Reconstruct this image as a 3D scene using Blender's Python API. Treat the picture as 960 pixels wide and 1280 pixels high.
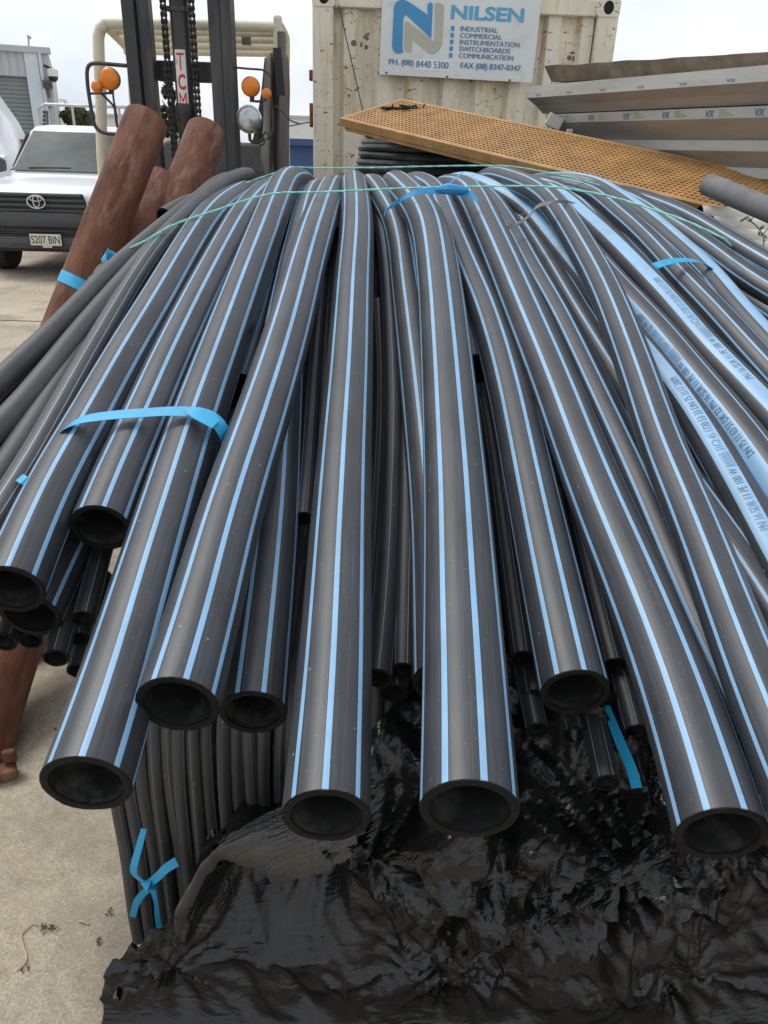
import bpy, bmesh, math, random
from mathutils import Vector, Matrix, noise
from math import sin, cos, tan, pi, radians, sqrt, atan2

for o in list(bpy.data.objects):
    bpy.data.objects.remove(o)
S = bpy.context.scene
COL = S.collection
V = Vector

# ------------------------------------------------------------------ camera
F, HCAM = 950.0, 1.6
PITCH, ROLL = radians(25.4), radians(2.0)
_r0 = V((1, 0, 0)); _u0 = V((0, sin(PITCH), cos(PITCH))); FWD = V((0, cos(PITCH), -sin(PITCH)))
CR = cos(ROLL) * _r0 + sin(ROLL) * _u0
CU = -sin(ROLL) * _r0 + cos(ROLL) * _u0
CAMPOS = V((0, 0, HCAM))
cd = bpy.data.cameras.new('camera'); cam = bpy.data.objects.new('camera', cd); COL.objects.link(cam)
M4 = Matrix((CR, CU, -FWD)).transposed().to_4x4(); M4.translation = CAMPOS
cam.matrix_world = M4
cd.sensor_fit = 'VERTICAL'; cd.sensor_height = 36.0; cd.lens = 36.0 * F / 1280.0
cd.clip_start = 0.05; cd.clip_end = 3000
S.camera = cam

# ------------------------------------------------------------------ world and sun (bright overcast)
SUN_EL, SUN_AZ = radians(58), radians(-58)          # azimuth measured from +Y towards +X
w = bpy.data.worlds.new('World'); S.world = w; w.use_nodes = True
nt = w.node_tree; N = nt.nodes; L = nt.links
for n in list(N): N.remove(n)
wo = N.new('ShaderNodeOutputWorld'); bg = N.new('ShaderNodeBackground')
sky = N.new('ShaderNodeTexSky'); sky.sky_type = 'NISHITA'; sky.sun_disc = False
sky.sun_elevation = SUN_EL; sky.sun_rotation = SUN_AZ; sky.air_density = 1.0; sky.dust_density = 2.0
tc = N.new('ShaderNodeTexCoord'); mp = N.new('ShaderNodeMapping'); mp.inputs['Scale'].default_value = (1.0, 1.0, 2.6)
nz = N.new('ShaderNodeTexNoise'); nz.inputs['Scale'].default_value = 1.7; nz.inputs['Detail'].default_value = 5; nz.inputs['Roughness'].default_value = .52
cr = N.new('ShaderNodeValToRGB')
cr.color_ramp.elements[0].position = .36; cr.color_ramp.elements[0].color = (4.7, 5.4, 6.4, 1)
cr.color_ramp.elements[1].position = .62; cr.color_ramp.elements[1].color = (8.8, 9.0, 9.2, 1)
mx = N.new('ShaderNodeMixRGB'); mx.inputs[0].default_value = .84
L.new(tc.outputs['Generated'], mp.inputs['Vector']); L.new(mp.outputs[0], nz.inputs['Vector']); L.new(nz.outputs['Fac'], cr.inputs[0])
L.new(sky.outputs[0], mx.inputs[1]); L.new(cr.outputs[0], mx.inputs[2]); L.new(mx.outputs[0], bg.inputs[0])
bg.inputs[1].default_value = 0.098
L.new(bg.outputs[0], wo.inputs[0])
sl = bpy.data.lights.new('sun', 'SUN'); sl.energy = 1.5; sl.angle = radians(24); sl.color = (1, .98, .94)
so = bpy.data.objects.new('sun', sl); COL.objects.link(so)
sd = V((sin(SUN_AZ) * cos(SUN_EL), cos(SUN_AZ) * cos(SUN_EL), sin(SUN_EL)))
so.rotation_euler = sd.to_track_quat('Z', 'Y').to_euler(); so.location = (0, 0, 30)
S.view_settings.view_transform = 'Standard'; S.view_settings.look = 'None'
S.view_settings.gamma = 1; S.view_settings.exposure = 0.5; S.view_settings.use_curve_mapping = False
S.render.engine = 'CYCLES'
S.cycles.max_bounces = 4

# ------------------------------------------------------------------ measuring helpers (pixel of the photo -> point at a distance)
def ray(u, v):
    return FWD + CR * ((u - 480) / F) + CU * ((640 - v) / F)
def at(u, v, Y):
    d = ray(u, v); return CAMPOS + d * (Y / d.y)
def atz(u, v, z):
    d = ray(u, v); return CAMPOS + d * ((z - HCAM) / d.z)
def proj(p):
    q = V(p) - CAMPOS; z = q.dot(FWD)
    return 480 + F * q.dot(CR) / z, 640 - F * q.dot(CU) / z

# ------------------------------------------------------------------ materials
def new_mat(name):
    m = bpy.data.materials.new(name); m.use_nodes = True
    t = m.node_tree; b = t.nodes['Principled BSDF']
    return m, t, b
def rgb(c): return (c[0], c[1], c[2], 1)
def mat(name, c, rough=.5, metal=0., var=.18, scale=6., bump=0., bscale=60., spec=.5, c2=None, c2scale=3., c2amt=.5, c2sharp=.12, detail=6., stretch=(1, 1, 1), bdist=.004, roughvar=.0):
    m, t, b = new_mat(name); n = t.nodes; l = t.links
    co = n.new('ShaderNodeTexCoord'); mp = n.new('ShaderNodeMapping'); mp.inputs['Scale'].default_value = stretch
    l.new(co.outputs['Object'], mp.inputs[0])
    nz = n.new('ShaderNodeTexNoise'); nz.inputs['Scale'].default_value = scale; nz.inputs['Detail'].default_value = detail; nz.inputs['Roughness'].default_value = .6
    l.new(mp.outputs[0], nz.inputs['Vector'])
    r = n.new('ShaderNodeValToRGB'); r.color_ramp.elements[0].position = .3; r.color_ramp.elements[1].position = .7
    r.color_ramp.elements[0].color = rgb([x * (1 - var) for x in c]); r.color_ramp.elements[1].color = rgb([min(1, x * (1 + var)) for x in c])
    l.new(nz.outputs['Fac'], r.inputs[0]); out = r.outputs[0]
    if c2:
        n2 = n.new('ShaderNodeTexNoise'); n2.inputs['Scale'].default_value = c2scale; n2.inputs['Detail'].default_value = 9; n2.inputs['Roughness'].default_value = .65
        l.new(mp.outputs[0], n2.inputs['Vector'])
        r2 = n.new('ShaderNodeValToRGB'); p = 1 - c2amt
        r2.color_ramp.elements[0].position = max(0, p - c2sharp); r2.color_ramp.elements[0].color = (0, 0, 0, 1)
        r2.color_ramp.elements[1].position = min(1, p + c2sharp); r2.color_ramp.elements[1].color = (1, 1, 1, 1)
        l.new(n2.outputs['Fac'], r2.inputs[0])
        mx = n.new('ShaderNodeMixRGB'); l.new(r2.outputs[0], mx.inputs[0]); l.new(out, mx.inputs[1]); mx.inputs[2].default_value = rgb(c2)
        out = mx.outputs[0]
    l.new(out, b.inputs['Base Color'])
    b.inputs['Roughness'].default_value = rough; b.inputs['Metallic'].default_value = metal; b.inputs['Specular IOR Level'].default_value = spec
    if roughvar:
        mr = n.new('ShaderNodeMapRange'); mr.inputs[3].default_value = rough - roughvar; mr.inputs[4].default_value = rough + roughvar
        l.new(nz.outputs['Fac'], mr.inputs[0]); l.new(mr.outputs[0], b.inputs['Roughness'])
    if bump:
        nb = n.new('ShaderNodeTexNoise'); nb.inputs['Scale'].default_value = bscale; nb.inputs['Detail'].default_value = 5
        l.new(mp.outputs[0], nb.inputs['Vector'])
        bp = n.new('ShaderNodeBump'); bp.inputs['Strength'].default_value = bump; bp.inputs['Distance'].default_value = bdist
        l.new(nb.outputs['Fac'], bp.inputs['Height']); l.new(bp.outputs[0], b.inputs['Normal'])
    return m
MT = {}

# ------------------------------------------------------------------ mesh helpers
class MB:
    def __init__(s): s.v = []; s.f = []; s.m = []; s.uv = None
    def add(s, vs, fs, mi=0):
        o = len(s.v); s.v += [tuple(p) for p in vs]; s.f += [tuple(i + o for i in f) for f in fs]; s.m += [mi] * len(fs); return s
    def box(s, c, d, R=None, mi=0):
        hx, hy, hz = d[0] / 2, d[1] / 2, d[2] / 2; c = V(c)
        ps = [V((x, y, z)) for x in (-hx, hx) for y in (-hy, hy) for z in (-hz, hz)]
        if R is not None: ps = [R @ p for p in ps]
        return s.add([p + c for p in ps], [(0, 1, 3, 2), (4, 6, 7, 5), (0, 4, 5, 1), (2, 3, 7, 6), (0, 2, 6, 4), (1, 5, 7, 3)], mi)
    def bar(s, a, b, w, h, up=V((0, 0, 1)), mi=0):
        a, b = V(a), V(b); d = (b - a); ln = d.length; d.normalize(); x = d.cross(V(up))
        if x.length < 1e-4: x = d.cross(V((0, 1, 0)))
        x.normalize(); z = x.cross(d)
        R = Matrix((x, d, z)).transposed()
        return s.box((a + b) / 2, (w, ln, h), R, mi)
    def tube(s, pts, r, n=10, cap=True, mi=0, closed=False):
        pts = [V(p) for p in pts]; m = len(pts)
        rs = r if isinstance(r, (list, tuple)) else [r] * m
        t0 = (pts[1] - pts[0]).normalized(); a = t0.orthogonal().normalized(); vs = []
        for i in range(m):
            if closed: t = (pts[(i + 1) % m] - pts[i - 1]).normalized()
            else: t = (pts[min(i + 1, m - 1)] - pts[max(i - 1, 0)]).normalized()
            a = (a - t * a.dot(t)).normalized(); b = t.cross(a)
            for k in range(n):
                g = 2 * pi * k / n; vs.append(pts[i] + (a * cos(g) + b * sin(g)) * rs[i])
        fs = []
        for i in range(m if closed else m - 1):
            j = (i + 1) % m
            for k in range(n): fs.append((i * n + k, i * n + (k + 1) % n, j * n + (k + 1) % n, j * n + k))
        if cap and not closed: fs.append(tuple(range(n - 1, -1, -1))); fs.append(tuple((m - 1) * n + k for k in range(n)))
        return s.add(vs, fs, mi)
    def lathe(s, prof, c, axis, n=24, mi=0, cap=True):          # prof: (distance along axis, radius)
        axis = V(axis).normalized(); a = axis.orthogonal().normalized(); b = axis.cross(a); c = V(c); vs = []
        for d, r in prof:
            for k in range(n):
                g = 2 * pi * k / n; vs.append(c + axis * d + (a * cos(g) + b * sin(g)) * r)
        fs = []
        for i in range(len(prof) - 1):
            for k in range(n): fs.append((i * n + k, i * n + (k + 1) % n, (i + 1) * n + (k + 1) % n, (i + 1) * n + k))
        if cap: fs.append(tuple(range(n - 1, -1, -1))); fs.append(tuple((len(prof) - 1) * n + k for k in range(n)))
        return s.add(vs, fs, mi)
    def loft(s, secs, cap=True, mi=0):
        n = len(secs[0]); vs = [p for q in secs for p in q]; fs = []
        for i in range(len(secs) - 1):
            for k in range(n): fs.append((i * n + k, i * n + (k + 1) % n, (i + 1) * n + (k + 1) % n, (i + 1) * n + k))
        if cap: fs.append(tuple(range(n - 1, -1, -1))); fs.append(tuple((len(secs) - 1) * n + k for k in range(n)))
        return s.add(vs, fs, mi)
    def prism(s, poly, off, mi=0):                              # poly: 3d points, off: extrusion vector
        n = len(poly); off = V(off); vs = [V(p) for p in poly] + [V(p) + off for p in poly]
        return s.add(vs, [tuple(range(n - 1, -1, -1)), tuple(range(n, 2 * n))] + [(k, (k + 1) % n, n + (k + 1) % n, n + k) for k in range(n)], mi)
    def obj(s, name, m, parent=None, smooth=False, bevel=0, world=True, solid=0, angle=40, fix=True):
        me = bpy.data.meshes.new(name); me.from_pydata(s.v, [], s.f)
        ms = m if isinstance(m, (list, tuple)) else [m]
        for q in ms: me.materials.append(MT[q] if isinstance(q, str) else q)
        if len(ms) > 1: me.polygons.foreach_set('material_index', s.m)
        if s.uv:
            ul = me.uv_layers.new(name='UVMap'); ul.data.foreach_set('uv', [x for q in s.uv for x in q])
        if fix:
            bm = bmesh.new(); bm.from_mesh(me); bmesh.ops.recalc_face_normals(bm, faces=bm.faces); bm.to_mesh(me); bm.free()
        if smooth:
            me.polygons.foreach_set('use_smooth', [True] * len(me.polygons)); me.set_sharp_from_angle(angle=radians(angle))
        o = bpy.data.objects.new(name, me); COL.objects.link(o)
        if parent is not None:
            o.parent = parent
            if world: o.location = -ROOT.get(parent.name, V((0, 0, 0)))
        elif world and s.v:
            n = len(s.v); c = V((sum(p[0] for p in s.v) / n, sum(p[1] for p in s.v) / n, min(p[2] for p in s.v)))
            me.transform(Matrix.Translation(-c)); o.location = c; ROOT[o.name] = c.copy()
        if bevel:
            bv = o.modifiers.new('bevel', 'BEVEL'); bv.width = bevel; bv.segments = 2; bv.limit_method = 'ANGLE'; bv.angle_limit = radians(40)
        if solid:
            sm = o.modifiers.new('solid', 'SOLIDIFY'); sm.thickness = solid; sm.offset = 0
        me.update()
        return o
ROOT = {}
def tag(o, label, cat=None, group=None, kind=None):
    if label: o['label'] = label
    if cat: o['category'] = cat
    if group: o['group'] = group
    if kind: o['kind'] = kind
    return o
def thing(name, label, cat, loc=(0, 0, 0), rotz=0, group=None):
    o = bpy.data.objects.new(name, None); COL.objects.link(o); o.empty_display_size = .1
    o.location = loc; o.rotation_euler = (0, 0, rotz)
    ROOT[o.name] = V(loc)
    return tag(o, label, cat, group)
def catmull(ps, step=.06):
    ps = [V(p) for p in ps]
    if len(ps) < 3:
        n = max(2, int((ps[1] - ps[0]).length / step)); return [ps[0].lerp(ps[1], i / n) for i in range(n + 1)]
    P = [2 * ps[0] - ps[1]] + ps + [2 * ps[-1] - ps[-2]]; out = []
    for i in range(1, len(P) - 2):
        p0, p1, p2, p3 = P[i - 1:i + 3]; n = max(1, int((p2 - p1).length / step + .5))
        for k in range(n):
            t = k / n
            out.append(.5 * ((2 * p1) + (p2 - p0) * t + (2 * p0 - 5 * p1 + 4 * p2 - p3) * t * t + (3 * p1 - p0 - 3 * p2 + p3) * t ** 3))
    out.append(ps[-1]); return out
def resample(ps, step):
    out = [ps[0]]; acc = 0
    for i in range(1, len(ps)):
        a, b = ps[i - 1], ps[i]; ln = (b - a).length
        while acc + ln >= step:
            t = (step - acc) / ln; a = a.lerp(b, t); out.append(a); ln = (b - a).length; acc = 0
        acc += ln
    if (out[-1] - ps[-1]).length > step * .3: out.append(ps[-1])
    return out
def smoothpts(ps, it):
    for _ in range(it):
        ps = [ps[0]] + [(ps[i - 1] + ps[i] * 2 + ps[i + 1]) / 4 for i in range(1, len(ps) - 1)] + [ps[-1]]
    return ps
def text_geo(body, size, bold=0., sx=1., spacing=1., cuts=0):
    c = bpy.data.curves.new('t', 'FONT'); c.body = body; c.size = size; c.offset = bold; c.align_x = 'LEFT'; c.space_character = spacing; c.resolution_u = 3
    o = bpy.data.objects.new('t', c); COL.objects.link(o); dg = bpy.context.evaluated_depsgraph_get()
    me = bpy.data.meshes.new_from_object(o.evaluated_get(dg))
    vs = [(p.co.x * sx, p.co.y) for p in me.vertices]; fs = [tuple(q.vertices) for q in me.polygons]
    if cuts:
        bm = bmesh.new(); bm.from_mesh(me); bmesh.ops.subdivide_edges(bm, edges=bm.edges[:], cuts=cuts, use_grid_fill=True); bm.to_mesh(me); bm.free()
        vs = [(p.co.x * sx, p.co.y) for p in me.vertices]; fs = [tuple(q.vertices) for q in me.polygons]
    bpy.data.objects.remove(o); bpy.data.meshes.remove(me); bpy.data.curves.remove(c)
    return vs, fs
def text_fit(body, width, height, bold=0., spacing=1., cuts=0):          # fitted into a width x height box, origin lower left
    vs, fs = text_geo(body, 1.0, bold, 1, spacing, cuts)
    x0 = min(p[0] for p in vs); x1 = max(p[0] for p in vs); y0 = min(p[1] for p in vs); y1 = max(p[1] for p in vs)
    return [((p[0] - x0) / (x1 - x0) * width, (p[1] - y0) / (y1 - y0) * height) for p in vs], fs
TXT = {}
TXT['print1'] = text_geo('PN 16 SDR 11 PE 100 W |(((((((| 31C2 45 1720 53 33 DN 75 3117 2009 ', .025, cuts=2)
TXT['print2'] = text_geo('DN 75 11 63 51 DK 22 PN 16 SDR 11 PE 100 W |(((((((| 1157 15 1101 02 99 2009 ', .025, cuts=2)
TXT['nilsen'] = text_fit('NILSEN', 100, 20, .035, .98)
for k in ('INDUSTRIAL', 'COMMERCIAL', 'INSTRUMENTATION', 'SWITCHBOARDS', 'COMMUNICATION', 'PH. (08)', '8440 5300', 'FAX (08) 8347-0347'):
    TXT[k] = text_fit(k, 100, 10)
TXT['plate'] = text_fit('S207 BIN', 100, 10, .006)
for k in 'TCM': TXT[k] = text_fit(k, 10, 10, .03 if k == 'C' else .0, cuts=3)
TXT['VX'] = text_fit('VX', 10, 10, .02)
def put_text(mb, key, o, ex, ey, w, h, W=100, H=10, mi=0, smear=()):
    vs, fs = TXT[key]; o, ex, ey = V(o), V(ex), V(ey)
    nn = ex.cross(ey).normalized()
    for k, sm in enumerate((0.,) + tuple(smear)):
        mb.add([o + nn * (.0003 * k) + ex * (p[0] / W * w + sm * h) + ey * (p[1] / H * h) for p in vs], fs, mi)
# ------------------------------------------------------------------ ground
def concrete_mat():
    m, t, b = new_mat('concrete'); n = t.nodes; l = t.links
    co = n.new('ShaderNodeTexCoord')
    def noise_(s, d=6, r=.6):
        q = n.new('ShaderNodeTexNoise'); q.inputs['Scale'].default_value = s; q.inputs['Detail'].default_value = d; q.inputs['Roughness'].default_value = r
        l.new(co.outputs['Object'], q.inputs['Vector']); return q
    def ramp(src, p0, c0, p1, c1):
        q = n.new('ShaderNodeValToRGB'); q.color_ramp.elements[0].position = p0; q.color_ramp.elements[1].position = p1
        q.color_ramp.elements[0].color = rgb(c0); q.color_ramp.elements[1].color = rgb(c1); l.new(src, q.inputs[0]); return q
    def mix(a, bb, fac, mode='MIX'):
        q = n.new('ShaderNodeMixRGB'); q.blend_type = mode
        if isinstance(fac, float): q.inputs[0].default_value = fac
        else: l.new(fac, q.inputs[0])
        l.new(a, q.inputs[1])
        if isinstance(bb, tuple): q.inputs[2].default_value = rgb(bb)
        else: l.new(bb, q.inputs[2])
        return q
    base = ramp(noise_(1.1, 8).outputs['Fac'], .3, (.41, .35, .262), .7, (.53, .46, .35))
    fine = ramp(noise_(170, 3, .7).outputs['Fac'], .35, (.62, .62, .62), .66, (1.2, 1.2, 1.2))
    mid = ramp(noise_(26, 6, .7).outputs['Fac'], .3, (.74, .73, .71), .7, (1.12, 1.12, 1.12))
    a = mix(base.outputs[0], mid.outputs[0], 1., 'MULTIPLY'); a = mix(a.outputs[0], fine.outputs[0], .8, 'MULTIPLY')
    vo = n.new('ShaderNodeTexVoronoi'); vo.inputs['Scale'].default_value = 75; l.new(co.outputs['Object'], vo.inputs['Vector'])
    sp = ramp(vo.outputs['Distance'], .10, (1, 1, 1), .28, (0, 0, 0))
    spm = ramp(noise_(9, 3).outputs['Fac'], .45, (0, 0, 0), .6, (.55, .55, .55))
    f = mix(sp.outputs[0], spm.outputs[0], 1., 'MULTIPLY')
    a = mix(a.outputs[0], (.62, .54, .42), f.outputs[0])
    st = ramp(noise_(2.3, 5, .55).outputs['Fac'], .52, (0, 0, 0), .68, (.6, .6, .6))
    a = mix(a.outputs[0], (.20, .175, .135), st.outputs[0])
    l.new(a.outputs[0], b.inputs['Base Color']); b.inputs['Roughness'].default_value = .88; b.inputs['Specular IOR Level'].default_value = .25
    bp = n.new('ShaderNodeBump'); bp.inputs['Strength'].default_value = .5; bp.inputs['Distance'].default_value = .004
    l.new(noise_(120, 5, .7).outputs['Fac'], bp.inputs['Height']); l.new(bp.outputs[0], b.inputs['Normal'])
    return m
MT['concrete'] = concrete_mat()
g = MB().add([(-900, -900, 0), (900, -900, 0), (900, 900, 0), (-900, 900, 0)], [(0, 1, 2, 3)]).obj('ground', 'concrete', world=False)
tag(g, 'dusty beige concrete yard', None, None, 'structure')
rnd = random.Random(5)
# slab joints: thin raised mortar strips, a few mm proud
MT['joint'] = mat('joint', (.12, .10, .08), .95, var=.4, scale=40)
mb = MB()
for yy in (7.4, 13.2):
    mb.box((-6, yy, .003), (14, .02, .002))
tag(mb.obj('slab_joint', 'joint'), 'dark straight joints across the concrete yard', None, None, 'structure')

# ------------------------------------------------------------------ the heap: height of the pipe layer along the view
PROF = [(.3, .785), (.6, .80), (1.0, .88), (1.5, 1.02), (2.0, 1.175), (2.5, 1.315), (3.0, 1.43), (3.4, 1.49), (3.8, 1.44), (4.3, 1.30), (4.9, 1.12), (6, .5)]
def interp(tab, x):
    if x <= tab[0][0]: return tab[0][1]
    for (a, fa), (b, fb) in zip(tab, tab[1:]):
        if x <= b: return fa + (fb - fa) * (x - a) / (b - a)
    return tab[-1][1]
def hprof(y): return (interp(PROF, y - .12) + 2 * interp(PROF, y) + interp(PROF, y + .12)) / 4
YC = 3.35
def hit(u, v, off=0.):
    d = ray(u, v); pv = None
    y = .35
    while y < YC:
        z = HCAM + d.z / d.y * y
        if z < hprof(y) + off: 
            lo, hi = y - .05, y
            for _ in range(12):
                md = (lo + hi) / 2
                if HCAM + d.z / d.y * md < hprof(md) + off: hi = md
                else: lo = md
            return at(u, v, hi)
        y += .05
    return at(u, v, YC)

def pipe_mat(name, stripe=.092, band=None, nst=8, blue=(.225, .405, .60), base=(.025, .0275, .031), rough=.39):
    m, t, b = new_mat(name); n = t.nodes; l = t.links
    uv = n.new('ShaderNodeUVMap'); uv.uv_map = 'UVMap'; sep = n.new('ShaderNodeSeparateXYZ'); l.new(uv.outputs[0], sep.inputs[0])
    def math_(op, a, bb=None):
        q = n.new('ShaderNodeMath'); q.operation = op
        if isinstance(a, (int, float)): q.inputs[0].default_value = a
        else: l.new(a, q.inputs[0])
        if bb is not None:
            if isinstance(bb, (int, float)): q.inputs[1].default_value = bb
            else: l.new(bb, q.inputs[1])
        return q.outputs[0]
    co = n.new('ShaderNodeTexCoord')
    # slow wander so that the printed lines are not laser straight
    nw = n.new('ShaderNodeTexNoise'); nw.inputs['Scale'].default_value = 2.0; nw.inputs['Detail'].default_value = 1; l.new(co.outputs['Object'], nw.inputs['Vector'])
    ang = math_('ADD', sep.outputs[0], math_('MULTIPLY', math_('SUBTRACT', nw.outputs['Fac'], .5), .012))
    f = math_('ABSOLUTE', math_('SUBTRACT', math_('FRACT', math_('MULTIPLY', ang, float(nst))), .5))
    wd = stripe
    mask = math_('LESS_THAN', f, wd) if stripe > 0 else None
    if band:
        fb = math_('LESS_THAN', math_('ABSOLUTE', math_('SUBTRACT', math_('FRACT', ang), .5)), band)
        mask = math_('MAXIMUM', mask, fb)
    # black plastic: scuffs along the pipe, dust patches
    mp = n.new('ShaderNodeMapping'); mp.inputs['Scale'].default_value = (60, 2.2, 1); l.new(uv.outputs[0], mp.inputs[0])
    sc = n.new('ShaderNodeTexNoise'); sc.inputs['Scale'].default_value = 1.6; sc.inputs['Detail'].default_value = 4; sc.inputs['Roughness'].default_value = .7; l.new(mp.outputs[0], sc.inputs['Vector'])
    rs = n.new('ShaderNodeValToRGB'); rs.color_ramp.elements[0].position = .50; rs.color_ramp.elements[1].position = .74
    rs.color_ramp.elements[0].color = (0, 0, 0, 1); rs.color_ramp.elements[1].color = (1, 1, 1, 1); l.new(sc.outputs['Fac'], rs.inputs[0])
    du = n.new('ShaderNodeTexNoise'); du.inputs['Scale'].default_value = 7; du.inputs['Detail'].default_value = 4; du.inputs['Roughness'].default_value = .65; l.new(co.outputs['Object'], du.inputs['Vector'])
    rd = n.new('ShaderNodeValToRGB'); rd.color_ramp.elements[0].position = .3; rd.color_ramp.elements[1].position = .75
    rd.color_ramp.elements[0].color = rgb(base); rd.color_ramp.elements[1].color = rgb([x * 1.75 for x in base]); l.new(du.outputs['Fac'], rd.inputs[0])
    m1 = n.new('ShaderNodeMixRGB'); l.new(math_('MULTIPLY', rs.outputs[0], .35), m1.inputs[0]); l.new(rd.outputs[0], m1.inputs[1]); m1.inputs[2].default_value = (.145, .152, .162, 1)
    out = m1.outputs[0]
    # sparse pale specks of swarf
    vo = n.new('ShaderNodeTexVoronoi'); vo.inputs['Scale'].default_value = 24; l.new(co.outputs['Object'], vo.inputs['Vector'])
    v2 = n.new('ShaderNodeTexVoronoi'); v2.inputs['Scale'].default_value = 70; l.new(co.outputs['Object'], v2.inputs['Vector'])
    spk = math_('MAXIMUM', math_('MULTIPLY', math_('LESS_THAN', vo.outputs['Distance'], .04), .55), math_('MULTIPLY', math_('LESS_THAN', v2.outputs['Distance'], .09), .16))
    if mask is not None:
        nb = n.new('ShaderNodeValToRGB'); nb.color_ramp.elements[0].position = .3; nb.color_ramp.elements[1].position = .7
        nb.color_ramp.elements[0].color = rgb([x * .86 for x in blue]); nb.color_ramp.elements[1].color = rgb([min(1, x * 1.1) for x in blue]); l.new(du.outputs['Fac'], nb.inputs[0])
        m2 = n.new('ShaderNodeMixRGB'); l.new(mask, m2.inputs[0]); l.new(out, m2.inputs[1]); l.new(nb.outputs[0], m2.inputs[2]); out = m2.outputs[0]
    m3 = n.new('ShaderNodeMixRGB'); l.new(spk, m3.inputs[0]); l.new(out, m3.inputs[1]); m3.inputs[2].default_value = (.4, .39, .37, 1)
    l.new(m3.outputs[0], b.inputs['Base Color'])
    mr = n.new('ShaderNodeMapRange'); mr.inputs[3].default_value = rough - .09; mr.inputs[4].default_value = rough + .14; l.new(sc.outputs['Fac'], mr.inputs[0]); l.new(mr.outputs[0], b.inputs['Roughness'])
    b.inputs['Specular IOR Level'].default_value = .5
    bp = n.new('ShaderNodeBump'); bp.inputs['Strength'].default_value = .22; bp.inputs['Distance'].default_value = .0015
    l.new(sc.outputs['Fac'], bp.inputs['Height']); l.new(bp.outputs[0], b.inputs['Normal'])
    return m
MT['striped'] = pipe_mat('blue_striped_black_pipe')
MT['banded'] = pipe_mat('banded_black_pipe', .055, .056, blue=(.26, .44, .63))
MT['thinstripe'] = pipe_mat('thin_striped_pipe', .028, None, 10, (.45, .47, .5))
MT['plain'] = pipe_mat('plain_black_pipe', -1, None, base=(.032, .032, .033), rough=.47)
MT['smallpipe'] = pipe_mat('small_black_pipe', .03, None, 6, (.22, .26, .32), base=(.022, .022, .023), rough=.40)
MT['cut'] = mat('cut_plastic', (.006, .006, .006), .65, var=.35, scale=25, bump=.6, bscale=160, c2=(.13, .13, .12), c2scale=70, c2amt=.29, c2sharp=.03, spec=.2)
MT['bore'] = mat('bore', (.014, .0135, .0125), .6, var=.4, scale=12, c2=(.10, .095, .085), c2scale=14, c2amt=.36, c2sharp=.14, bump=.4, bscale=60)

def frames(pts):
    """tangent, up and side along a line; up stays near the sky so that stripes run straight"""
    out = []; n = len(pts); up = V((0, -.25, 1)).normalized()
    for i in range(n):
        t = (pts[min(i + 1, n - 1)] - pts[max(i - 1, 0)]).normalized()
        a = (up - t * up.dot(t)).normalized(); b = t.cross(a)
        out.append((t, a, b))
    return out
def make_pipe(name, label, pts, od, mt, twist=0., group=None, wall=.1, nseg=26, cut=True, bore=.45, far_cut=False, ovality=0., seed=0, cut_tilt=0.):
    r = od / 2; ri = r * (1 - 2 * wall); fr = frames(pts); mb = MB(); uvs = []
    rr = random.Random(seed + 77); acc = 0
    rings = []
    for i, p in enumerate(pts):
        if i: acc += (pts[i] - pts[i - 1]).length
        t, a, b = fr[i]; q = []
        for k in range(nseg):
            g = 2 * pi * k / nseg
            sh = t * (cut_tilt * r * cos(g)) if i == 0 else V((0, 0, 0))
            q.append(p + a * (cos(g) * r * (1 - ovality)) + b * (sin(g) * r * (1 + ovality)) + sh)
        rings.append((q, acc))
    vs = [x for q, _ in rings for x in q]; fs = []
    m = len(pts)
    for i in range(m - 1):
        for k in range(nseg):
            fs.append((i * nseg + k, i * nseg + (k + 1) % nseg, (i + 1) * nseg + (k + 1) % nseg, (i + 1) * nseg + k))
            u0, u1 = k / nseg + twist, (k + 1) / nseg + twist
            uvs += [(u0, rings[i][1]), (u1, rings[i][1]), (u1, rings[i + 1][1]), (u0, rings[i + 1][1])]
    mb.add(vs, fs)
    if not far_cut:
        mb.f.append(tuple((m - 1) * nseg + k for k in range(nseg))); mb.m.append(0); uvs += [(0.06, 0)] * nseg
    mb.uv = uvs
    o = mb.obj(name, mt, smooth=True, fix=False)
    # flip if the faces look inwards
    me = o.data
    if me.polygons[0].normal.dot(V(vs[0]) - pts[0]) < 0: me.flip_normals()
    tag(o, label, 'pipe', group)
    if cut:
        ends = [(pts, fr, 0, 1)]
        if far_cut: ends.append((pts, fr, m - 1, -1))
        for P, FR, i0, sg in ends:
            cb = MB(); t, a, b = FR[i0]; n2 = nseg; c = P[i0]
            def ring(rad, d, tilt=cut_tilt if i0 == 0 else 0., jag=0.):
                return [c + a * cos(2 * pi * k / n2) * rad * (1 - ovality) + b * sin(2 * pi * k / n2) * rad * (1 + ovality) + t * (sg * d + tilt * rad * cos(2 * pi * k / n2) + jag * rr.uniform(-1, 1)) for k in range(n2)]
            secs = [ring(r * .999, .0015), ring(r * 1.0008, .0002, jag=.0005), ring(r * .985, -.0012, jag=.0008), ring((r + ri) / 2, -.0012), ring(ri * 1.02, -.001, jag=.0008), ring(ri, .003)]
            cb.loft(secs, cap=False)
            n_cut = len(cb.f)
            # bore runs back along the line
            bs = [ring(ri, .003)]; dist = 0; j = i0
            while dist < bore and 0 <= j + sg < m:
                dist += (P[j + sg] - P[j]).length; j += sg; tt, aa, bb2 = FR[j]
                bs.append([P[j] + aa * cos(2 * pi * k / n2) * ri + bb2 * sin(2 * pi * k / n2) * ri for k in range(n2)])
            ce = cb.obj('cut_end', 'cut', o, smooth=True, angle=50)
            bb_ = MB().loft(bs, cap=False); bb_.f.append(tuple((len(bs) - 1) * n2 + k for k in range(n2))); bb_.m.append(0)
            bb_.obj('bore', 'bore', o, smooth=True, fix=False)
    return o
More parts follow.
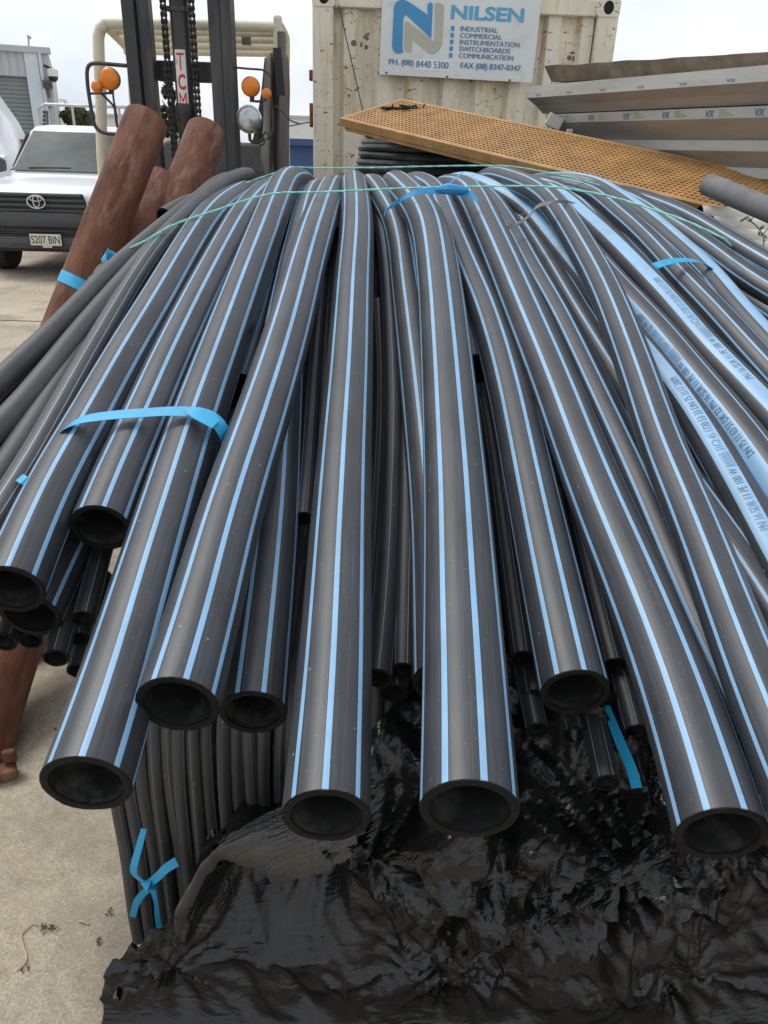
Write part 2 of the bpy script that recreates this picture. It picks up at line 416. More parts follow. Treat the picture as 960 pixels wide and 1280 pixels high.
PIPE_PTS = {}; LAB = {}
def traced(trace, od, off=0., step=.055, far=1.3, crest=True, sm=5):
    """trace: photo positions of the centre line, near end first, last one where the pipe goes over the top of the heap"""
    ps = []
    if crest:                                            # the last position was read on the skyline, half a pipe above the centre line
        vl = trace[-1][1] + .75 * od / 2 * F / 3.0
        trace = [q for q in trace[:-1] if q[1] > vl + 3] + [(trace[-1][0], vl)]
    for k, q in enumerate(trace):
        o2 = off + (q[2] if len(q) > 2 else 0)
        if crest and k == len(trace) - 1: ps.append(at(q[0], q[1], YC))
        else:
            p = hit(q[0], q[1], o2)
            if ps and p.y <= ps[-1].y + .02: p = at(q[0], q[1], min(YC, ps[-1].y + .06))
            ps.append(p)
    if trace[0][0] < 0 or trace[0][0] > 960:             # the pipe runs on beyond the picture edge
        d = (ps[0] - ps[1]).normalized(); e = ps[0]; z0 = e.z - hprof(e.y); L2 = .35 + .3 * abs(sin(trace[0][1] * 1.7)); ex_ = []
        for k2 in (1., .5):
            p = e + d * (L2 * k2); p.z = (p.z + hprof(max(.3, p.y)) + z0) / 2; ex_.append(p)
        ps = ex_ + ps
    if far:
        d = ps[-1] - ps[-3]; sx = max(-.5, min(.5, d.x / max(.2, d.y)))
        e = ps[-1]; z0 = e.z - hprof(e.y)
        for dy in (.3, .6, .95, far):
            ps.append(V((e.x + sx * dy * .8, e.y + dy, hprof(e.y + dy) + z0 * (1 - dy / far * .6))))
    pts = resample(catmull(ps, .02), step)
    pts = smoothpts(pts, sm); sd_ = trace[0][0] * .37
    return [p + V((noise.noise(V((sd_, p.y * 1.3, 1))), 0, noise.noise(V((sd_, p.y * 1.3, 9))))) * .002 for p in pts]

STR = 'blue-striped black pipes draped over the heap'
BAND = 'pipes with a broad printed blue band'
def big(key, label, trace, od=.11, off=0., mt='striped', twist=0., cut=True, group=STR, **k):
    kw = {q: k.pop(q) for q in ('far', 'crest', 'sm') if q in k}
    pts = traced(trace, od, off, **kw); PIPE_PTS[key] = (pts, od); LAB[key] = label
    nm = {'striped': 'striped_pipe', 'banded': 'banded_pipe', 'thinstripe': 'thin_striped_pipe', 'plain': 'plain_pipe', 'smallpipe': 'small_pipe'}[mt]
    return make_pipe(nm, label, pts, od, mt, twist, group, cut=cut, seed=len(PIPE_PTS), **k)

big('P1', 'thick striped pipe, leftmost striped end at the left picture edge', [(14, 737), (33, 690), (68, 612), (109, 540), (155, 455), (199, 380), (236, 315), (266, 271), (290, 240), (306, 229)], off=.02, twist=.035)
big('P1u', 'striped pipe whose open end hangs just below the leftmost striped end', [(38, 768), (70, 700), (105, 635), (140, 560), (190, 460)], off=-.085, twist=.02, crest=False, far=0)
big('P2', 'thick striped pipe whose short end stops above the others under the cyan strap', [(126, 660), (145, 610), (176, 540), (212, 458), (248, 382), (282, 315), (308, 269), (327, 236), (338, 226)], off=.02, twist=.012)
big('P3', 'thick striped pipe with the lowest left end, pointing at the bare concrete', [(108, 980), (137, 892), (193, 700), (245, 530), (298, 382), (322, 315), (339, 269), (355, 232), (367, 213)], od=.118, off=.02, twist=.045)
big('P3b', 'dark striped pipe tucked under the hooked crest of its left neighbour', [(300, 490), (322, 420), (342, 350), (362, 290), (378, 248), (386, 232)], off=-.10, twist=.03, cut=False, crest=True)
big('P4', 'thick striped pipe with a chipped lip, ending over its right neighbour end', [(222, 881), (251, 782), (289, 640), (332, 510), (361, 412), (380, 340), (397, 282), (410, 236), (414, 225)], od=.116, off=.055, twist=.01)
big('P4b', 'striped pipe seen only at the crest, behind two crossing thicker pipes', [(352, 420), (365, 350), (376, 300), (386, 258), (394, 230)], off=-.03, twist=.06, cut=False)
big('P5', 'striped pipe with its open end partly under the chipped one', [(317, 890), (327, 800), (340, 680), (351, 520), (359, 420), (374, 335), (394, 270), (405, 232)], od=.105, off=-.055, twist=.0)
big('P6', 'straight striped pipe in the middle, end nearest the grey stretched film', [(408, 1020), (413, 930), (420, 810), (427, 640), (434, 510), (441, 370), (446, 278), (444, 230), (442, 219)], od=.112, off=.03, twist=.062)
big('P7', 'striped pipe running half hidden under the long centre right one', [(556, 852), (551, 760), (545, 650), (530, 510), (512, 370), (497, 285), (480, 238), (468, 223)], off=-.07, twist=.0)
big('P8', 'long striped pipe right of centre with the widest open end', [(587, 1012), (584, 910), (580, 810), (572, 640), (562, 500), (549, 350), (533, 277), (514, 236), (498, 219)], od=.124, off=.05, twist=.03)
big('P8b', 'striped pipe cut short, its dark end peeping out beside the long one', [(592, 462), (584, 410), (570, 350), (550, 285), (528, 235), (515, 222)], od=.09, off=-.06, twist=.0)
big('P9', 'thick striped pipe with a clean round end above the stacked small pipe ends', [(719, 865), (697, 764), (668, 630), (640, 500), (611, 400), (588, 345), (567, 293), (545, 242), (525, 219)], od=.108, off=-.01, twist=.048)
big('P10', 'thick striped pipe with a rough end at lower right', [(902, 1043), (861, 908), (807, 764), (748, 625), (697, 490), (655, 388), (618, 303), (590, 246), (566, 223)], od=.112, off=.04, twist=.028)
big('P11', 'slim striped pipe crossing over its neighbours on the right', [(1010, 1010), (955, 880), (911, 764), (864, 640), (834, 575), (810, 504), (785, 433), (756, 362), (716, 291), (680, 245), (652, 223), (625, 212)], od=.088, off=.085, twist=.0)
big('P12', 'striped pipe alongside the right of the thick rough-ended one', [(945, 930), (905, 850), (870, 775), (837, 700), (797, 605), (750, 503), (702, 402), (672, 350), (642, 294), (616, 255), (592, 226)], od=.085, off=-.005, twist=.05, cut=False)
big('P13', 'striped pipe passing underneath the slim crossing one', [(985, 800), (945, 735), (896, 662), (845, 590), (790, 500), (729, 402), (697, 348), (663, 293), (632, 252), (604, 224)], od=.085, off=-.04, twist=.02)
big('P14', 'pipe with a pale printed blue band, nearest to the crossing slim pipe', [(985, 735), (930, 630), (895, 569), (856, 506), (805, 442), (750, 376), (706, 322), (678, 287), (652, 259), (622, 232), (592, 219)], od=.085, off=-.01, mt='banded', twist=.57, group=BAND)
big('P16', 'pipe with a deep blue printed band, second of the broad bands', [(1000, 645), (931, 546), (876, 481), (828, 421), (772, 362), (738, 322), (700, 278), (664, 243), (636, 222)], od=.088, off=.015, mt='banded', twist=.67, group=BAND)
big('P17', 'pipe with a printed blue band passing just below the right cyan strap', [(985, 545), (927, 483), (885, 441), (843, 390), (800, 344), (765, 308), (730, 276), (700, 250), (668, 228)], od=.086, off=.02, mt='banded', twist=.55, group=BAND)
big('P18', 'grey striped pipe dipping below the right cyan strap', [(905, 455), (850, 392), (804, 339), (772, 304), (735, 262), (705, 237), (680, 222)], od=.08, off=-.04, twist=.03, cut=False)
big('P19', 'striped pipe held down under the right cyan strap', [(985, 492), (939, 442), (904, 402), (888, 385), (850, 346), (812, 304), (772, 268), (738, 241), (700, 223)], od=.08, off=.01, twist=.0)
big('P20', 'pipe with a blue edge band at the right end of the cyan strap', [(985, 460), (920, 388), (887, 346), (850, 312), (816, 282), (775, 252), (740, 231), (712, 218)], od=.08, off=.02, mt='banded', twist=.487, group=BAND)
big('P21', 'striped pipe with embossed grey print near the right picture edge', [(1000, 388), (960, 366), (927, 344), (877, 306), (824, 273), (797, 255), (768, 236), (745, 226)], od=.08, off=-.01, twist=.02)
big('P22', 'outermost striped pipe on the right of the heap', [(1000, 355), (947, 325), (895, 293), (850, 268), (805, 246), (780, 235)], od=.08, off=.0, twist=.05)
big('P23', 'shaded striped pipe low between bands near the right picture edge', [(1000, 420), (937, 375), (895, 345), (850, 310), (805, 275), (770, 250)], od=.08, off=-.06, twist=.0)
big('P24', 'shaded striped pipe below the three broad blue bands', [(1010, 850), (960, 775), (910, 690), (850, 590), (790, 490), (740, 410)], od=.085, off=-.12, twist=.02, crest=False, far=0)
# slimmer pipes on the left flank
PLN = 'unmarked black pipes on the left flank'
big('Q1', 'unmarked black pipe forming the left edge of the heap', [(-30, 506), (0, 478), (40, 441), (83, 400), (133, 346), (160, 322), (185, 300)], od=.058, off=.03, mt='plain', group=PLN, crest=False, far=1.0)
big('Q3', 'unmarked black pipe showing in the gap inside the outermost one', [(-40, 545), (0, 510), (60, 448), (120, 388), (165, 340)], od=.055, off=-.03, mt='plain', group=PLN, crest=False, far=1.0)
big('Q2', 'unmarked black pipe, second along the left edge of the heap', [(-30, 566), (0, 537), (42, 491), (100, 417), (158, 350), (182, 322), (203, 300)], od=.060, off=.03, mt='plain', group=PLN, crest=False, far=1.0)
big('Q4', 'unmarked grey-black pipe beside the thin-lined one on the left', [(-30, 640), (0, 597), (20, 570), (57, 510), (117, 417), (150, 370), (190, 318), (218, 285)], od=.062, off=.01, mt='plain', group=PLN, crest=False, far=1.0)
big('Q5', 'slim pipe with fine pale lines left of the leftmost striped one', [(-25, 680), (0, 640), (26, 602), (67, 530), (95, 478), (137, 404), (175, 340), (214, 290), (245, 256), (262, 246)], od=.06, off=.03, mt='thinstripe', group=None, twist=.04)
big('Q6', 'unmarked black pipe low in the shade between its left flank neighbours', [(-30, 605), (0, 570), (40, 520), (85, 455), (130, 395), (165, 350)], od=.05, off=-.035, mt='plain', group=PLN, crest=False, far=1.0)
# short length with its mouth facing the rusty posts
a, b_ = at(206, 272, 2.75), at(262, 250, 3.0)
make_pipe('plain_pipe', 'short black pipe whose mouth opens beside the rusty steel posts', resample(catmull([a, (a + b_) / 2 + V((0, 0, .012)), b_], .02), .05), .066, 'plain', 0, None, seed=9)
# small black pipes below
SML = 'small black pipe ends under the striped pipes'
def small(label, trace, od=.045, off=-.12, **k):
    return big('s%d' % len(PIPE_PTS), label, trace, od, off, 'smallpipe', random.Random(len(PIPE_PTS)).random(), group=SML, crest=k.pop('crest', False), far=k.pop('far', 0), **k)
small('small black pipe ending between the two centre striped pipes, nearer the left one', [(471, 848), (480, 760), (487, 640), (491, 510), (487, 400), (480, 310), (468, 245), (458, 224)], od=.05, off=-.09, crest=True, far=1.0)
small('small black pipe ending between the two centre striped pipes, right of the pair', [(504, 838), (506, 740), (509, 640), (508, 520), (503, 420)], od=.042, off=-.10)
small('small black pipe end lying lowest between the two centre striped pipes', [(492, 866), (498, 760), (504, 640)], od=.05, off=-.15)
small('small dark pipe showing as a strip beside the middle striped pipe', [(462, 800), (468, 700), (474, 600), (478, 480), (472, 380)], od=.045, off=-.12)
small('scuffed thin black pipe in the gap left of the middle striped pipe', [(379, 648), (384, 590), (390, 500), (395, 425), (402, 350)], od=.036, off=-.05)
small('thin black pipe lying behind the scuffed one left of the middle striped pipe', [(399, 640), (402, 560), (405, 470), (408, 400), (413, 330)], od=.04, off=-.09, cut=False)
small('small black pipe with its mouth left of the clean round striped end', [(653, 823), (641, 740), (630, 660), (618, 570), (606, 500)], od=.042, off=-.09)
small('small black pipe end jutting over the film left of the clean round end', [(672, 912), (652, 820), (636, 730)], od=.04, off=-.15)
small('small black pipe end directly below the clean round striped end', [(719, 918), (704, 850), (690, 780)], od=.042, off=-.14)
small('small black pipe end lower right of the clean round striped end', [(752, 908), (735, 840), (720, 770)], od=.042, off=-.14)
small('small black pipe end reaching lowest over the film', [(759, 978), (742, 900), (722, 810)], od=.042, off=-.135)
small('small black pipe mouth tucked between the clean and the rough striped ends', [(768, 832), (752, 770), (736, 700), (718, 630)], od=.042, off=-.10)
small('small black pipe end in the dark beside the dangling blue strap', [(795, 915), (778, 850), (758, 780)], od=.045, off=-.13)
small('small shiny pipe in the gap right of the long striped pipe', [(668, 870), (648, 760), (630, 660), (612, 560), (602, 500)], od=.04, off=-.14, cut=False)
small('small black pipe mouth hanging under the short striped end', [(104, 773), (116, 725), (132, 670), (150, 610)], od=.042, off=-.10)
small('small black pipe mouth second below the short striped end', [(99, 798), (113, 745), (128, 690)], od=.04, off=-.15)
small('small black pipe end poking out lowest over the rusty post', [(70, 822), (86, 765), (104, 700), (122, 640)], od=.046, off=-.14)
small('small black pipe end half hidden behind the lowest left striped pipe', [(98, 838), (112, 780), (128, 720)], od=.042, off=-.20)
small('small black pipe end under the leftmost striped mouths', [(38, 800), (56, 745), (80, 680)], od=.045, off=-.19)
small('small black pipe end at the left picture edge above the rusty post', [(4, 802), (22, 755), (50, 690)], od=.05, off=-.17)
small('small dark pipe in shade below the leftmost striped pipe', [(70, 745), (92, 690), (118, 630)], od=.045, off=-.13, cut=False)

# printed lettering on the banded pipes
MT['ink'] = mat('pipe_ink', (.10, .16, .23), .6, var=.3)
MT['inkgrey'] = mat('pipe_ink_grey', (.16, .27, .38), .6, var=.3)
def print_on(key, txt, twist, s0, m, reps=1, dang=0.):
    pts, od = PIPE_PTS[key]; fr = frames(pts); r = od / 2 + .0007; acc = [0]
    for i in range(1, len(pts)): acc.append(acc[-1] + (pts[i] - pts[i - 1]).length)
    s0 += next((acc[i] for i, p in enumerate(pts) if -5 < proj(p)[0] < 975), 0)
    vs, fs = TXT[txt]; ln = max(p[0] for p in vs); mb = MB(); a0 = 2 * pi * (.5 - twist)
    for k in range(reps):
        out = []
        for x, y in vs:
            s = s0 + x * .72 + k * (ln * .72 + .05)
            j = 0
            while j < len(acc) - 2 and acc[j + 1] < s: j += 1
            tt = min(1, (s - acc[j]) / (acc[j + 1] - acc[j])); p = pts[j].lerp(pts[j + 1], tt)
            t, a, b = fr[j]; a2 = a.lerp(fr[j + 1][1], tt); b2 = b.lerp(fr[j + 1][2], tt)
            g = a0 + dang + SGN * (y - .012) / r
            out.append(p + a2 * cos(g) * r + b2 * sin(g) * r)
        mb.add(out, fs)
    return mb
SGN = -1
def lettering(key, label_start, *a):
    mb = print_on(key, *a)
    par = next(o for o in bpy.data.objects if o.get('label', '').startswith(label_start))
    mb.obj('printed_lettering', a[3], par, fix=False)
lettering('P14', 'pipe with a pale printed', 'print1', .57, .02, 'inkgrey', 1)
lettering('P16', 'pipe with a deep blue', 'print2', .67, .04, 'ink', 1)
lettering('P17', 'pipe with a printed blue band', 'print1', .55, .10, 'inkgrey', 1)
# ------------------------------------------------------------------ coil of slim black pipe standing below the heap (strands run up the front and back over the top)
MT['strand'] = pipe_mat('strand_black_pipe', .018, None, 3, (.16, .17, .19), base=(.034, .033, .032), rough=.5)
coil = thing('pipe_coil', 'big standing coil of slim black pipe behind the torn black film', 'pipe coil', (.45, 1.1, 0))
rnd = random.Random(11)
SD = .028
def strand_pts(x, j, lean):
    fy = 1.085 + j
    pl = [(fy + .12, .014), (fy + .02, .016), (fy - .004, .04), (fy - .005, .14), (fy, .3), (fy - .008, .48), (fy + .012, .62), (fy + .075, .705), (fy + .24, .76), (1.7, .86), (2.3, 1.04), (2.9, 1.20), (3.4, 1.27), (3.9, 1.24), (4.3, 1.1), (4.55, .8), (4.6, .4), (4.6, .0)]
    ps = []
    for k, (y, z) in enumerate(pl):
        ps.append(V((x + lean * max(0, .75 - z) + .009 * noise.noise(V((x * 31, z * 2.2, 3))), y, max(z, .017))))
    return resample(catmull(ps, .04), .07)
x = -.495; k = 0
while x < 1.25:
    lean = rnd.uniform(-.004, .004)
    pts = strand_pts(x, rnd.uniform(-.006, .008), lean); fr = frames(pts); ns = 9; mb = MB(); uvs = []; acc = 0
    mb.tube(pts, SD / 2, ns, cap=True)
    tw = rnd.random()
    for i in range(len(pts) - 1):
        for q in range(ns):
            u0, u1 = q / ns + tw, (q + 1) / ns + tw; uvs += [(u0, i * .07), (u1, i * .07), (u1, i * .07 + .07), (u0, i * .07 + .07)]
    uvs += [(.1, 0)] * (2 * ns); mb.uv = uvs
    o = mb.obj('coil_strand', 'strand', coil, smooth=True, fix=False)
    x += SD * rnd.uniform(.86, 1.04); k += 1
# second, deeper row of strands fills the gaps
x = -.47
while x < 1.2:
    pts = strand_pts(x, .026, 0); mb = MB(); mb.tube(pts, SD / 2, 7, cap=True); mb.uv = [(.1 + .05 * (i % 4), 0) for f in mb.f for i in range(len(f))]
    mb.obj('coil_strand', 'strand', coil, smooth=True, fix=False); x += SD * .72

# ------------------------------------------------------------------ torn black stretch film over the coil
def film_mat(name, streak, base=(.006, .006, .0058), rough=.15, strength=1., dust=.05, sc=(11, 31)):
    m, t, b = new_mat(name); n = t.nodes; l = t.links
    co = n.new('ShaderNodeTexCoord'); mp = n.new('ShaderNodeMapping'); mp.inputs['Scale'].default_value = streak; l.new(co.outputs['Object'], mp.inputs[0])
    def ridge(scale, dist, w_):
        a = n.new('ShaderNodeTexNoise'); a.inputs['Scale'].default_value = scale; a.inputs['Detail'].default_value = 3; a.inputs['Roughness'].default_value = .5; a.inputs['Distortion'].default_value = dist
        l.new(mp.outputs[0], a.inputs['Vector'])
        s1 = n.new('ShaderNodeMath'); s1.operation = 'SUBTRACT'; l.new(a.outputs['Fac'], s1.inputs[0]); s1.inputs[1].default_value = .5
        s2 = n.new('ShaderNodeMath'); s2.operation = 'ABSOLUTE'; l.new(s1.outputs[0], s2.inputs[0])
        s3 = n.new('ShaderNodeMath'); s3.operation = 'MULTIPLY'; l.new(s2.outputs[0], s3.inputs[0]); s3.inputs[1].default_value = w_; return s3.outputs[0]
    ad0 = n.new('ShaderNodeMath'); ad0.operation = 'ADD'; l.new(ridge(sc[0], .7, 1.), ad0.inputs[0]); l.new(ridge(sc[1], .6, .35), ad0.inputs[1])
    pm = n.new('ShaderNodeTexNoise'); pm.inputs['Scale'].default_value = 6.5; pm.inputs['Detail'].default_value = 2; l.new(co.outputs['Object'], pm.inputs['Vector'])
    pr_ = n.new('ShaderNodeValToRGB'); pr_.color_ramp.elements[0].position = .36; pr_.color_ramp.elements[1].position = .58
    pr_.color_ramp.elements[0].color = (.25, .25, .25, 1); pr_.color_ramp.elements[1].color = (1, 1, 1, 1); l.new(pm.outputs['Fac'], pr_.inputs[0])
    ad = n.new('ShaderNodeMath'); ad.operation = 'MULTIPLY'; l.new(ad0.outputs[0], ad.inputs[0]); l.new(pr_.outputs[0], ad.inputs[1])
    bp = n.new('ShaderNodeBump'); bp.inputs['Strength'].default_value = strength; bp.inputs['Distance'].default_value = .035
    l.new(ad.outputs[0], bp.inputs['Height']); l.new(bp.outputs[0], b.inputs['Normal'])
    d = n.new('ShaderNodeTexNoise'); d.inputs['Scale'].default_value = 5; d.inputs['Detail'].default_value = 4; l.new(co.outputs['Object'], d.inputs['Vector'])
    r = n.new('ShaderNodeValToRGB'); r.color_ramp.elements[0].position = .35; r.color_ramp.elements[1].position = .8
    r.color_ramp.elements[0].color = rgb(base); r.color_ramp.elements[1].color = rgb([base[0] + dust * .12, base[1] + dust * .115, base[2] + dust * .10]); l.new(d.outputs['Fac'], r.inputs[0])
    l.new(r.outputs[0], b.inputs['Base Color'])
    mr = n.new('ShaderNodeMapRange'); mr.inputs[3].default_value = rough - .06; mr.inputs[4].default_value = rough + .14; l.new(d.outputs['Fac'], mr.inputs[0]); l.new(mr.outputs[0], b.inputs['Roughness'])
    b.inputs['Specular IOR Level'].default_value = .52
    return m
MT['film'] = film_mat('loose_film', (.7, 2.0, 1.5), base=(.005, .005, .005), rough=.24, strength=.3, sc=(12, 28))
MT['film_tight'] = film_mat('tight_film', (1.2, 9, 9), base=(.036, .036, .035), rough=.34, strength=.35, dust=.5, sc=(8, 22))
FP = [V((0, 2.05, .80)), V((0, 1.6, .775)), V((0, 1.3, .76)), V((0, 1.12, .74)), V((0, 1.0, .67)), V((0, .935, .57)), V((0, .925, .46)), V((0, .945, .34)), V((0, .965, .20)), V((0, .955, .10)), V((0, .925, .03)), V((0, .89, .004))]
FS = .007
FL = resample(catmull(FP, .01), FS)
ULEFT = [(800, 520), (870, 500), (960, 440), (1000, 385), (1040, 310), (1080, 262), (1125, 240), (1155, 216), (1185, 178), (1215, 158), (1250, 150), (1300, 142), (1400, 132)]
fold = random.Random(3)
FOLDS = []
for k in range(70):
    fx = fold.uniform(-.3, 1.3); fs_ = fold.uniform(.35, 1.75); an = fold.gauss(.25, .55) if fs_ < 1.1 else fold.gauss(1.35, .35)
    FOLDS.append((fx, fs_, cos(an), sin(an), fold.uniform(.08, .38), fold.uniform(.014, .03), fold.uniform(.008, .032) * fold.choice((1, 1, -.8))))
# the long diagonal folds that can be made out in the photograph
FOLDS += [(.30, 1.02, .95, -.30, .30, .018, .055), (.62, 1.22, .62, .78, .42, .03, -.07), (.52, 1.24, .55, .83, .40, .025, .05), (.20, 1.25, -.25, .97, .35, .02, -.05), (.02, 1.25, -.45, .9, .30, .025, -.04), (.85, 1.0, .9, .3, .3, .03, .05), (.10, 1.18, .85, -.5, .22, .012, .03)]
_lat = {}
def lat(i, j, k):
    key = (i, j, k)
    if key not in _lat: _lat[key] = random.Random(i * 7919 + j * 104729 + k * 31).uniform(-1, 1)
    return _lat[key]
def crumple(x, y, k):                                   # flat facets with sharp creases, as in crushed plastic
    i, j = math.floor(x), math.floor(y); fx, fy = x - i, y - j
    if fx > fy: return lat(i, j, k) * (1 - fx) + lat(i + 1, j, k) * (fx - fy) + lat(i + 1, j + 1, k) * fy
    return lat(i, j, k) * (1 - fy) + lat(i, j + 1, k) * (fy - fx) + lat(i + 1, j + 1, k) * fx
def fdisp(X, s):
    p = V((X * 2.3, s * 2.3, .3)); d = .05 * noise.noise(p)
    q = V((X * 6 + .3 * s, s * 6, 1.7)); d += .022 * noise.noise(q)
    for fx, fs_, ca, sa, ln, wd, h in FOLDS:
        dx, dy = X - fx, s - fs_; al = dx * ca + dy * sa; ac = -dx * sa + dy * ca
        if abs(al) < ln and abs(ac) < wd * 4:
            e = (1 - (al / ln) ** 2); c = abs(ac) / wd
            d += h * e * math.exp(-c * (1.4 if ac > 0 else .7))
    lo = max(0, min(1, (s - .8) / .3))                                  # loose part below the rim
    wx = X + .05 * noise.noise(V((X * 7, s * 7, 4.1))); wy = s + .05 * noise.noise(V((X * 7, s * 7, 14.1)))
    amp = .35 + .65 * max(0, min(1, .5 + 1.6 * noise.noise(V((X * 3.1, s * 3.1, 21.)))))
    def wr(f, ang, k, el=.2):
        a_ = wx * cos(ang) + wy * sin(ang); b_ = -wx * sin(ang) + wy * cos(ang)
        return max(-.6, 1 - 3.0 * abs(noise.noise(V((a_ * f * el, b_ * f, k)))))
    d += lo * .005 * crumple(wx * 9 + wy * 4, wy * 10, 1)
    d += (1 - lo) * (.0048 * wr(30, -.33, 3.) + .0026 * wr(64, -.22, 4.) * amp)
    d += lo * (.0085 * wr(15, 1.0, 5.) + amp * (.0045 * wr(30, .55, 6., .3) + .0028 * wr(58, 1.25, 7., .3)))
    return d
def px_film(u, v):
    d = ray(u, v)
    for i in range(10, len(FL)):
        if HCAM + d.z / d.y * FL[i].y >= FL[i].z: return at(u, v, FL[i].y).x, i * FS
    return at(u, v, .95).x, len(FL) * FS
GATH = [px_film(u, v) + tuple(q) for u, v, *q in ((778, 1066, 9., .050, .26, 1.), (448, 1076, 10., .045, .24, 2.), (560, 1195, 8., .035, .16, 3.), (645, 1125, 9., .04, .2, 4.), (930, 1115, 8., .035, .2, 5.), (205, 1195, 9., .025, .12, 6.), (700, 1000, 7., .014, .2, 7.), (830, 1215, 7., .035, .22, 8.))]
GATH = [(g[0], g[1], *g[2:]) for g in GATH]
def pleats(X, s):
    d = 0.
    for gx, gs, k, amp, R_, sd_ in GATH:
        dx, dy = X - gx, s - gs; r = sqrt(dx * dx + dy * dy)
        if r > R_ * 2.2: continue
        th = atan2(dy, dx); fall = min(1, r / .05) * max(0, 1 - r / (R_ * 2.2)) ** 1.3
        c, s_ = cos(th), sin(th)
        n_ = noise.noise(V((c * k * .42, s_ * k * .42, r * 2.2 + sd_ * 10))); m_ = noise.noise(V((c * k, s_ * k, r * 4 + sd_ * 20)))
        d += amp * fall * ((1 - abs(n_) * 3.2) * .62 + (1 - abs(m_) * 3) * .12)
    return d
def film_point(X, i, extra=0.):
    c = FL[i]; t = (FL[min(i + 1, len(FL) - 1)] - FL[max(i - 1, 0)]).normalized(); nrm = V((0, t.z, -t.y))
    if nrm.dot(V((0, -1, 1))) < 0: nrm = -nrm
    d = fdisp(X, i * FS) + pleats(X, i * FS) + extra
    damp = min(1, max(.12, (c.z - .01) / .10))
    if c.y > 1.22: d = min(d, .012) 
    p = V((X, c.y, c.z)) + nrm * d * damp
    p.x += .02 * noise.noise(V((X * 4, i * .05, 9.)))
    if p.z < .004: p.z = .004
    return p
def left_x(i):
    c = FL[i]; u, v = proj((-.25, c.y, c.z)); ul = interp(ULEFT, v)
    zc = (V((0, c.y, c.z)) - CAMPOS).dot(FWD)
    return (ul - 480) / F * zc + .012 * noise.noise(V((i * .13, 3, 1))) + .006 * noise.noise(V((i * .6, 3, 1)))
NXF = 300; mb = MB(); XR = 1.5; rows = []
for i in range(len(FL)):
    xl = left_x(i)
    if FL[i].y > 1.12: xl = -.02
    hollow = 0
    row = []
    for k in range(NXF + 1):
        X = xl + (XR - xl) * (k / NXF)
        u, v = proj((X, FL[i].y, FL[i].z))
        # pocket under the torn rim of the tight film
        e = 0.
        if 235 < u < 470 and 1050 < v < 1200:
            a1 = max(0, 1 - abs(u - 345) / 120.) ; a2 = max(0, 1 - abs(v - 1122) / 78.)
            e = -.16 * min(1, a1 * 1.8) * min(1, a2 * 1.6)
        if u > 845 and v > 1060: e = -.07 * min(1, (u - 845) / 50.) * min(1, (v - 1060) / 50.) * max(0, min(1, (1215 - v) / 50.))
        row.append(film_point(X, i, e))
    rows.append(row)
vs = [p for r in rows for p in r]; n1 = NXF + 1
mb.add(vs, [(i * n1 + k, i * n1 + k + 1, (i + 1) * n1 + k + 1, (i + 1) * n1 + k) for i in range(len(FL) - 1) for k in range(NXF)])
film = mb.obj('stretch_film', 'film', smooth=True, angle=50)
tag(film, 'crumpled torn black plastic wrap over the front of the standing coil', 'plastic wrap')
# tight, streaky piece with the ragged lower edge
TB = [(205, 1215), (232, 1160), (262, 1098), (285, 1075), (305, 1083), (330, 1090), (347, 1108), (372, 1101), (400, 1095), (437, 1076), (460, 1062)]
tops = [(205, 1180), (232, 1125), (262, 1078), (310, 1036), (385, 996), (420, 972), (445, 955), (460, 945)]
mb = MB(); NU, NV = 110, 100; rows = []
for a in range(NU + 1):
    u = 226 + (447 - 226) * a / NU; v0 = interp(tops, u); v1 = interp(TB, u) + 5 * noise.noise(V((u * .12, 0, 7))) + 3 * noise.noise(V((u * .5, 0, 3))); row = []
    for c in range(NV + 1):
        v = v0 + (v1 - v0) * c / NV; best = None
        d = ray(u, v)
        for i in range(20, len(FL)):
            y = FL[i].y
            if HCAM + d.z / d.y * y >= FL[i].z or i == len(FL) - 1: best = i
            if best is not None: break
        p = at(u, v, FL[best].y)
        bul = .035 + .075 * sin(pi * min(1, c / NV * .9 + .05)) * sin(pi * (a / NU * .8 + .1))
        tw = (CAMPOS - p).normalized()
        st = noise.noise(V((u * .014 + v * .006, v * .42 + u * .19, 5.))) * .7 + noise.noise(V((u * .014 + v * .006, v * .19 + u * .085, 15.)))
        p = p + V((0, -.55, .75)) * (bul + .0046 * (1 - 2 * abs(st)) + .008 * noise.noise(V((u * .02, v * .02, 1))))
        row.append(p)
    rows.append(row)
n1 = NV + 1
mb.add([p for r in rows for p in r], [(i * n1 + k, i * n1 + k + 1, (i + 1) * n1 + k + 1, (i + 1) * n1 + k) for i in range(NU) for k in range(NV)])
tag(mb.obj('tight_film', 'film_tight', film, smooth=True, angle=80, solid=.0015), 'grey streaky tightly stretched piece with a ragged lower edge')
# shreds along the torn edge
sh = random.Random(8)
for (u, v) in ((268, 1040), (262, 1052), (270, 1066), (258, 1082), (276, 1049)):
    p = at(u, v, .93); p.y = 1.0; p = at(u, v, 1.0); mb = MB(); q = []
    for k in range(7):
        q.append(p + V((sh.uniform(-.012, .012), sh.uniform(-.012, .012), sh.uniform(-.012, .012)) ) + V((0, 0, -.006 * k)))
    mb.tube(q, [.004 + .004 * sh.random() for _ in q], 5)
    mb.obj('torn_shred', 'film', film, smooth=True, angle=80)
p0 = at(168, 1236, .86); mb = MB(); pts_ = [p0 + V((-.002 * k, 0, 0)) for k in range(0)]
pp = [at(172, 1238, .84), at(160, 1236, .84), at(154, 1246, .84), at(148, 1240, .84), at(143, 1247, .84)]
mb.tube(pp, [.006, .004, .011, .009, .003], 6); mb.obj('torn_shred', 'film', film, smooth=True, angle=80)

